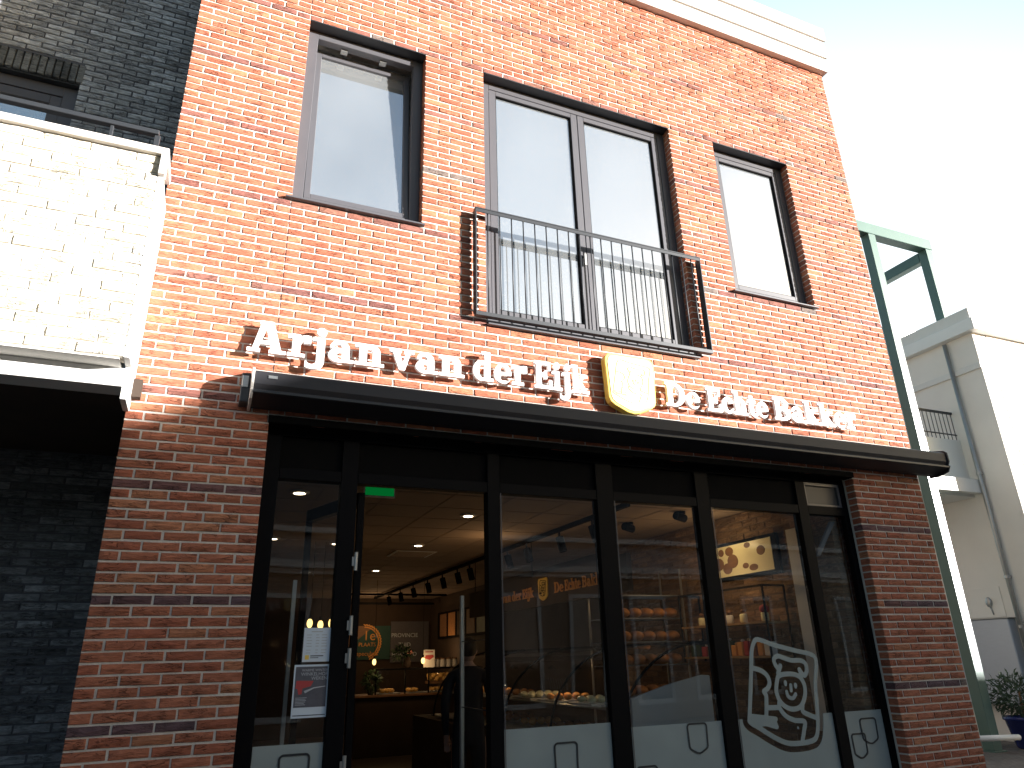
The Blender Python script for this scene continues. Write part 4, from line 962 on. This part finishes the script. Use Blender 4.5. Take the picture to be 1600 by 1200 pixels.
# pendant bulbs
pb = thing('pendant_bulb', 'glowing filament bulb hanging over the left of the back counter', 'lamp', (3.05, 8.9, -.02), 'bare filament bulbs')
MB().ball((0, 0, 0), (.035, .035, .055), 12, 8).build('bulb', 'bulb', pb, local=True, smooth=True)
MB().cyl((0, 0, .05), (0, 0, .10), .018, 8).build('socket', 'black', pb, local=True)
MB().cyl((0, 0, .10), (0, 0, 1.45), .003, 5).build('cord', 'black', pb, local=True)
dup(pb, (3.97, 8.9, -.02), 'glowing filament bulb hanging left of the white card')
for i, (x, y, z) in enumerate([(1.27, 4.6, .45), (1.40, 4.6, .43), (1.53, 4.6, .45)]):
    dup(pb, (x, y, z), 'filament bulb above the notice on the left pane, %s' % ['leftmost of three', 'middle of three', 'rightmost of three'][i])

# display counter along the right pane with curved glass
c2 = thing('curved_display_counter', 'long dark refrigerated counter with curved glass behind the shop window', 'counter', (3.6, .5, -1.6))
m = MB(); m.prism([(3.25, -1.59), (4.04, -1.59), (4.04, -.185), (3.96, -.18), (3.6, -.245), (3.25, -.335)], .50, .53); m.build('end_panel', 'trim', c2, .004)
m = MB(); m.box(3.05, 4.0, .54, 6.2, -1.59, -.75); m.build('body', 'walldark', c2)
arc = [(3.12+.9*(1-math.cos(R(a))), -.72+.80*math.sin(R(a))) for a in range(0, 96, 8)]
for yy in (.52, 1.75, 2.9, 4.2, 5.4):
    m = MB()
    for (xa, za), (xb, zb) in zip(arc[:-1], arc[1:]): m.cyl((xa, yy, za), (xb, yy, zb), .012, 6)
    m.build('glass_support', 'black', c2)
m = MB()
for (xa, za), (xb, zb) in zip(arc[:-1], arc[1:]): m.add([(xa, .54, za), (xb, .54, zb), (xb, 5.6, zb), (xa, 5.6, za)], [(0, 1, 2, 3)])
m.build('curved_glass', 'glassin', c2, smooth=True)
for zz in (-.72, -.45):
    m = MB(); m.box(3.14 if zz < -.6 else 3.35, 4.0, .56, 5.6, zz, zz+.012); m.build('glass_shelf', 'zinc', c2)
for i in range(7):
    for j, zz in enumerate((-.705, -.435)):
        yy = .75+i*.68
        t_ = thing('pastry_tray', 'tray of pastries on the %s shelf of the curved counter' % ['lower', 'upper'][j], 'tray', (3.6, yy, zz), ['pastry trays on the lower counter shelf', 'pastry trays on the upper counter shelf'][j])
        MB().box(3.40, 3.85, yy, yy+.5, zz+.001, zz+.014).build('tray', 'zinc', t_)
        m_ = random.choice(['bun', 'bread', 'orange', 'goldpale', 'bun'])
        for k in range(8):
            m = MB(); lump(m, (3.47+.1*(k % 4), yy+.12+.2*(k//4), zz+.045), (.04, .06, .03)); m.build('pastry', m_, t_, smooth=True)
cpt = thing('worktop', 'dark counter top above the curved glass', 'worktop', (4, 1, .05)); MB().box(3.98, 4.25, .54, 5.6, .06, .09).build('board', 'black', cpt)
# bread rack at the right
rk = thing('bread_rack', 'metal bread rack with loaves behind the second right pane', 'rack', (4.3, 2.5, -1.6))
RZ = (-.45, -.12, .13, .385, .64)
for zz in RZ:
    m = MB(); m.box(4.28, 5.30, 2.5, 2.95, zz-.012, zz); m.build('shelf', 'siding', rk)
for xx in (4.26, 5.30):
    for yy in (2.5, 2.93):
        m = MB(); m.box(xx, xx+.02, yy, yy+.02, -1.59, .95); m.build('upright', 'zinc', rk)
for si, (zz, nm) in enumerate(((-.45, 'bottom'), (-.12, 'lower'), (.13, 'middle'), (.385, 'upper'))):
    for k in range(6):
        m = MB(); m.ball((4.38+.165*k, 2.66, zz+.06), (.07, .14, .06), 12, 8, .03)
        tag(m.build('bread_loaf', 'bread', smooth=True), 'brown loaf on the %s shelf of the bread rack' % nm, 'bread', 'loaves on the %s rack shelf' % nm)
# shelves on the brick wall
sf_ = thing('wall_shelves', 'dark framed shelves on the inner brick wall under the lit picture', 'shelf', (5.3, 1, -.1))
for zz in (-.05, .27):
    m = MB(); m.box(5.14, 5.44, .97, 2.35, zz-.02, zz); m.build('board', 'woodlit', sf_)
for yy in (.96, 2.36):
    m = MB(); m.box(5.14, 5.16, yy-.01, yy, -.1, .62); m.box(5.42, 5.44, yy-.01, yy, -.1, .62); m.box(5.16, 5.42, yy-.01, yy, .6, .62); m.build('frame', 'black', sf_)
m = MB(); m.box(5.14, 5.16, .96, 2.35, .6, .62); m.build('frame', 'black', sf_)
cols = ['red', 'offwhite', 'bun', 'leaf', 'wood', 'orange', 'white']
for k in range(13):
    yy = 1.03+k*.1; hh = random.uniform(.10, .17); mt_ = random.choice(cols)
    g_ = thing('gift_packet', 'small wrapped packet on the lower inner shelf', 'packet', (5.24, yy, -.05), 'packets on the lower inner shelf')
    m = MB(); m.box(5.20, 5.30, yy, yy+.075, -.049, -.05+hh); m.build('packet', mt_, g_, .006)
    m = MB(); m.ball((5.25, yy+.037, -.05+hh+.014), (.02, .02, .015), 8, 6); m.build('bow', random.choice(['bun', 'red', 'white']), g_, smooth=True)
for k, (yy, mt_, lb) in enumerate(((1.08, 'red', 'jar with a round dark red lid at the near end of the upper inner shelf'), (1.40, 'goldpale', 'small pale box jar on the upper inner shelf'), (1.62, 'offwhite', 'white jar on the upper inner shelf'), (1.78, 'orange', 'orange jar on the upper inner shelf'), (2.1, 'goldpale', 'yellow jar at the far end of the upper inner shelf'))):
    g_ = thing('jar', lb, 'jar', (5.25, yy, .27)); MB().lathe((5.25, yy, .27), [(.035, 0), (.04, .02), (.04, .08), (.03, .09)], 12).build('body', 'goldpale' if k == 0 else mt_, g_, smooth=True)
    m = MB(); m.ball((5.25, yy, .27+.12), (.05, .05, .045) if k == 0 else (.028, .028, .02), 10, 7); m.build('lid', mt_ if k == 0 else 'wood', g_, smooth=True)
sb = thing('menu_board', 'long dark menu board with a row of small pictures on the far inner side wall', 'board', (5.4, 10, .3))
MB().box(5.40, 5.465, 8.6, 12.6, .45, 1.05).build('board', 'black', sb)
for k, mt_ in enumerate(('teal', 'leaf', 'wood', 'walldark', 'bread', 'wood')): MB().box(5.392, 5.399, 8.7+k*.64, 9.2+k*.64, .5, 1.0).build('menu_picture', mt_, sb)
# lit picture
pc = thing('picture', 'pale framed picture of chocolates lit by a spotlight on the inner brick wall', 'picture', (5.4, 1, .75))
MB().box(5.40, 5.445, .93, 2.2, .73, 1.14).build('frame', 'black', pc, .003)
MB().box(5.393, 5.399, 1.0, 2.14, .775, 1.105).build('print', 'goldpale', pc)
m = MB()
for yy, zz, a_, b2_ in ((1.16, .99, .065, .05), (1.36, 1.07, .05, .03), (1.30, .83, .07, .035), (1.42, .86, .05, .03), (1.62, .93, .09, .075), (1.72, .86, .08, .06), (1.66, 1.04, .07, .05), (1.86, .92, .09, .07), (1.95, 1.03, .08, .05), (2.03, .85, .08, .06), (1.80, 1.04, .05, .04)): m.ball((5.392, yy, zz), (.004, a_, b2_), 12, 7)
m.build('chocolates', 'wood', pc, smooth=True)

# customer in dark clothes inside the door
def person():
    m = bpy.data.meshes.new('person'); J = {}
    V = [(0, 0, .95, .15, .11), (0, .0, 1.12, .14, .11), (0, .01, 1.32, .17, .12), (0, .01, 1.46, .13, .09), (0, 0, 1.53, .055, .055),
         (.18, .01, 1.42, .06, .06), (.23, .02, 1.18, .05, .05), (.22, -.06, .95, .035, .035), (.215, -.09, .87, .028, .022),
         (-.18, .01, 1.42, .06, .06), (-.23, .02, 1.18, .05, .05), (-.22, -.06, .95, .035, .035), (-.215, -.09, .87, .028, .022),
         (.09, 0, .85, .09, .09), (.10, -.01, .48, .062, .062), (.10, .02, .09, .045, .045), (.10, -.13, .035, .04, .03),
         (-.09, 0, .85, .09, .09), (-.10, .01, .48, .062, .062), (-.10, .03, .09, .045, .045), (-.10, -.12, .035, .04, .03), (0, -.005, 1.58, .05, .05)]
    E_ = [(0, 1), (1, 2), (2, 3), (3, 4), (3, 5), (5, 6), (6, 7), (7, 8), (3, 9), (9, 10), (10, 11), (11, 12), (0, 13), (13, 14), (14, 15), (15, 16), (0, 17), (17, 18), (18, 19), (19, 20), (4, 21)]
    for s in (1, -1):
        b = 8 if s > 0 else 12
        for k in range(5):
            x = s*.215+(-.03+.015*k)*1.0; i = len(V)
            if k == 4: V.append((s*.215-s*.03, -.12, .85, .010, .010)); V.append((s*.215-s*.035, -.135, .81, .008, .008))
            else: V.append((x, -.11, .80, .009, .009)); V.append((x, -.10, .755-.006*(k in (1, 2)), .008, .008))
            E_ += [(b, i), (i, i+1)]
    me = bpy.data.meshes.new('body'); me.from_pydata([v[:3] for v in V], E_, []); o = bpy.data.objects.new('body', me); COL.objects.link(o)
    sk = o.modifiers.new('skin', 'SKIN'); sv_ = me.skin_vertices[0].data
    for i, v in enumerate(V): sv_[i].radius = (v[3], v[4])
    sv_[0].use_root = True; ss = o.modifiers.new('sub', 'SUBSURF'); ss.levels = 2; ss.render_levels = 2
    bpy.context.view_layer.update(); dg = bpy.context.evaluated_depsgraph_get(); nm = bpy.data.meshes.new_from_object(o.evaluated_get(dg)); bpy.data.objects.remove(o)
    nm.materials.clear(); nm.materials.append(MT['coat']); nm.materials.append(MT['skin'])
    for p in nm.polygons:
        c = p.center; p.use_smooth = True
        p.material_index = 1 if (c.z > 1.52 or (c.z < .90 and abs(c.x) > .16)) else 0
    return nm
pr_ = thing('person', 'person in a dark coat standing inside the shop, behind the open glass door', 'person', (2.52, 2.3, -1.59), rz=R(160))
o = bpy.data.objects.new('body', person()); link(o, pr_)
hd = MB(); hd.ball((0, -.01, 1.66), (.075, .095, .115), 16, 12); hd.ball((0, -.108, 1.655), (.013, .02, .02), 8, 6); hd.ball((.075, 0, 1.655), (.012, .02, .03), 8, 6); hd.ball((-.075, 0, 1.655), (.012, .02, .03), 8, 6); hd.build('head', 'skin', pr_, local=True, smooth=True)
hr = MB(); hr.ball((0, .015, 1.69), (.086, .10, .105), 16, 12); hr.build('hair', 'hair', pr_, local=True, smooth=True)
ey = MB(); ey.ball((.03, -.098, 1.675), .010, 8, 6); ey.ball((-.03, -.098, 1.675), .010, 8, 6); ey.box(-.022, .022, -.105, -.098, 1.607, 1.613); ey.build('face_features', 'black', pr_, local=True)

# lamps that are lit in the photograph
def lamp(name, loc, e, col=(1, .62, .3), r=.05):
    l = bpy.data.lights.new(name, 'POINT'); l.energy = e*(.6 if name in ('picture_light', 'shelf_light', 'sign_light', 'rack_light', 'counter_light', 'board_light') else .35); l.color = col; l.shadow_soft_size = r
    o = bpy.data.objects.new(name, l); COL.objects.link(o); o.location = (loc[0], loc[1], loc[2]+Z0); return o
lamp('bulb_light', (3.05, 8.7, -.05), 2.2); lamp('bulb_light', (3.97, 8.7, -.05), 2.2); lamp('case_light', (4.4, 9.25, -.25), 2.5); lamp('case_light', (3.5, 9.25, -.25), 1.2); lamp('wall_light', (5.0, 11.5, .2), 4); lamp('bulb_light', (1.4, 4.5, .35), 1.2)
lamp('board_light', (3.8, 12.3, .9), 6.0); lamp('picture_light', (5.15, 1.55, 1.12), .9, (1, .7, .35), .03); lamp('shelf_light', (4.95, 1.5, .7), 1.8)
lamp('sign_light', (3.3, 3.6, 1.1), 1.6); lamp('counter_light', (3.6, 2.4, -.1), 1.5); lamp('counter_light', (3.6, 4.4, -.1), 1.5); lamp('rack_light', (4.8, 2.2, .75), 1.1)
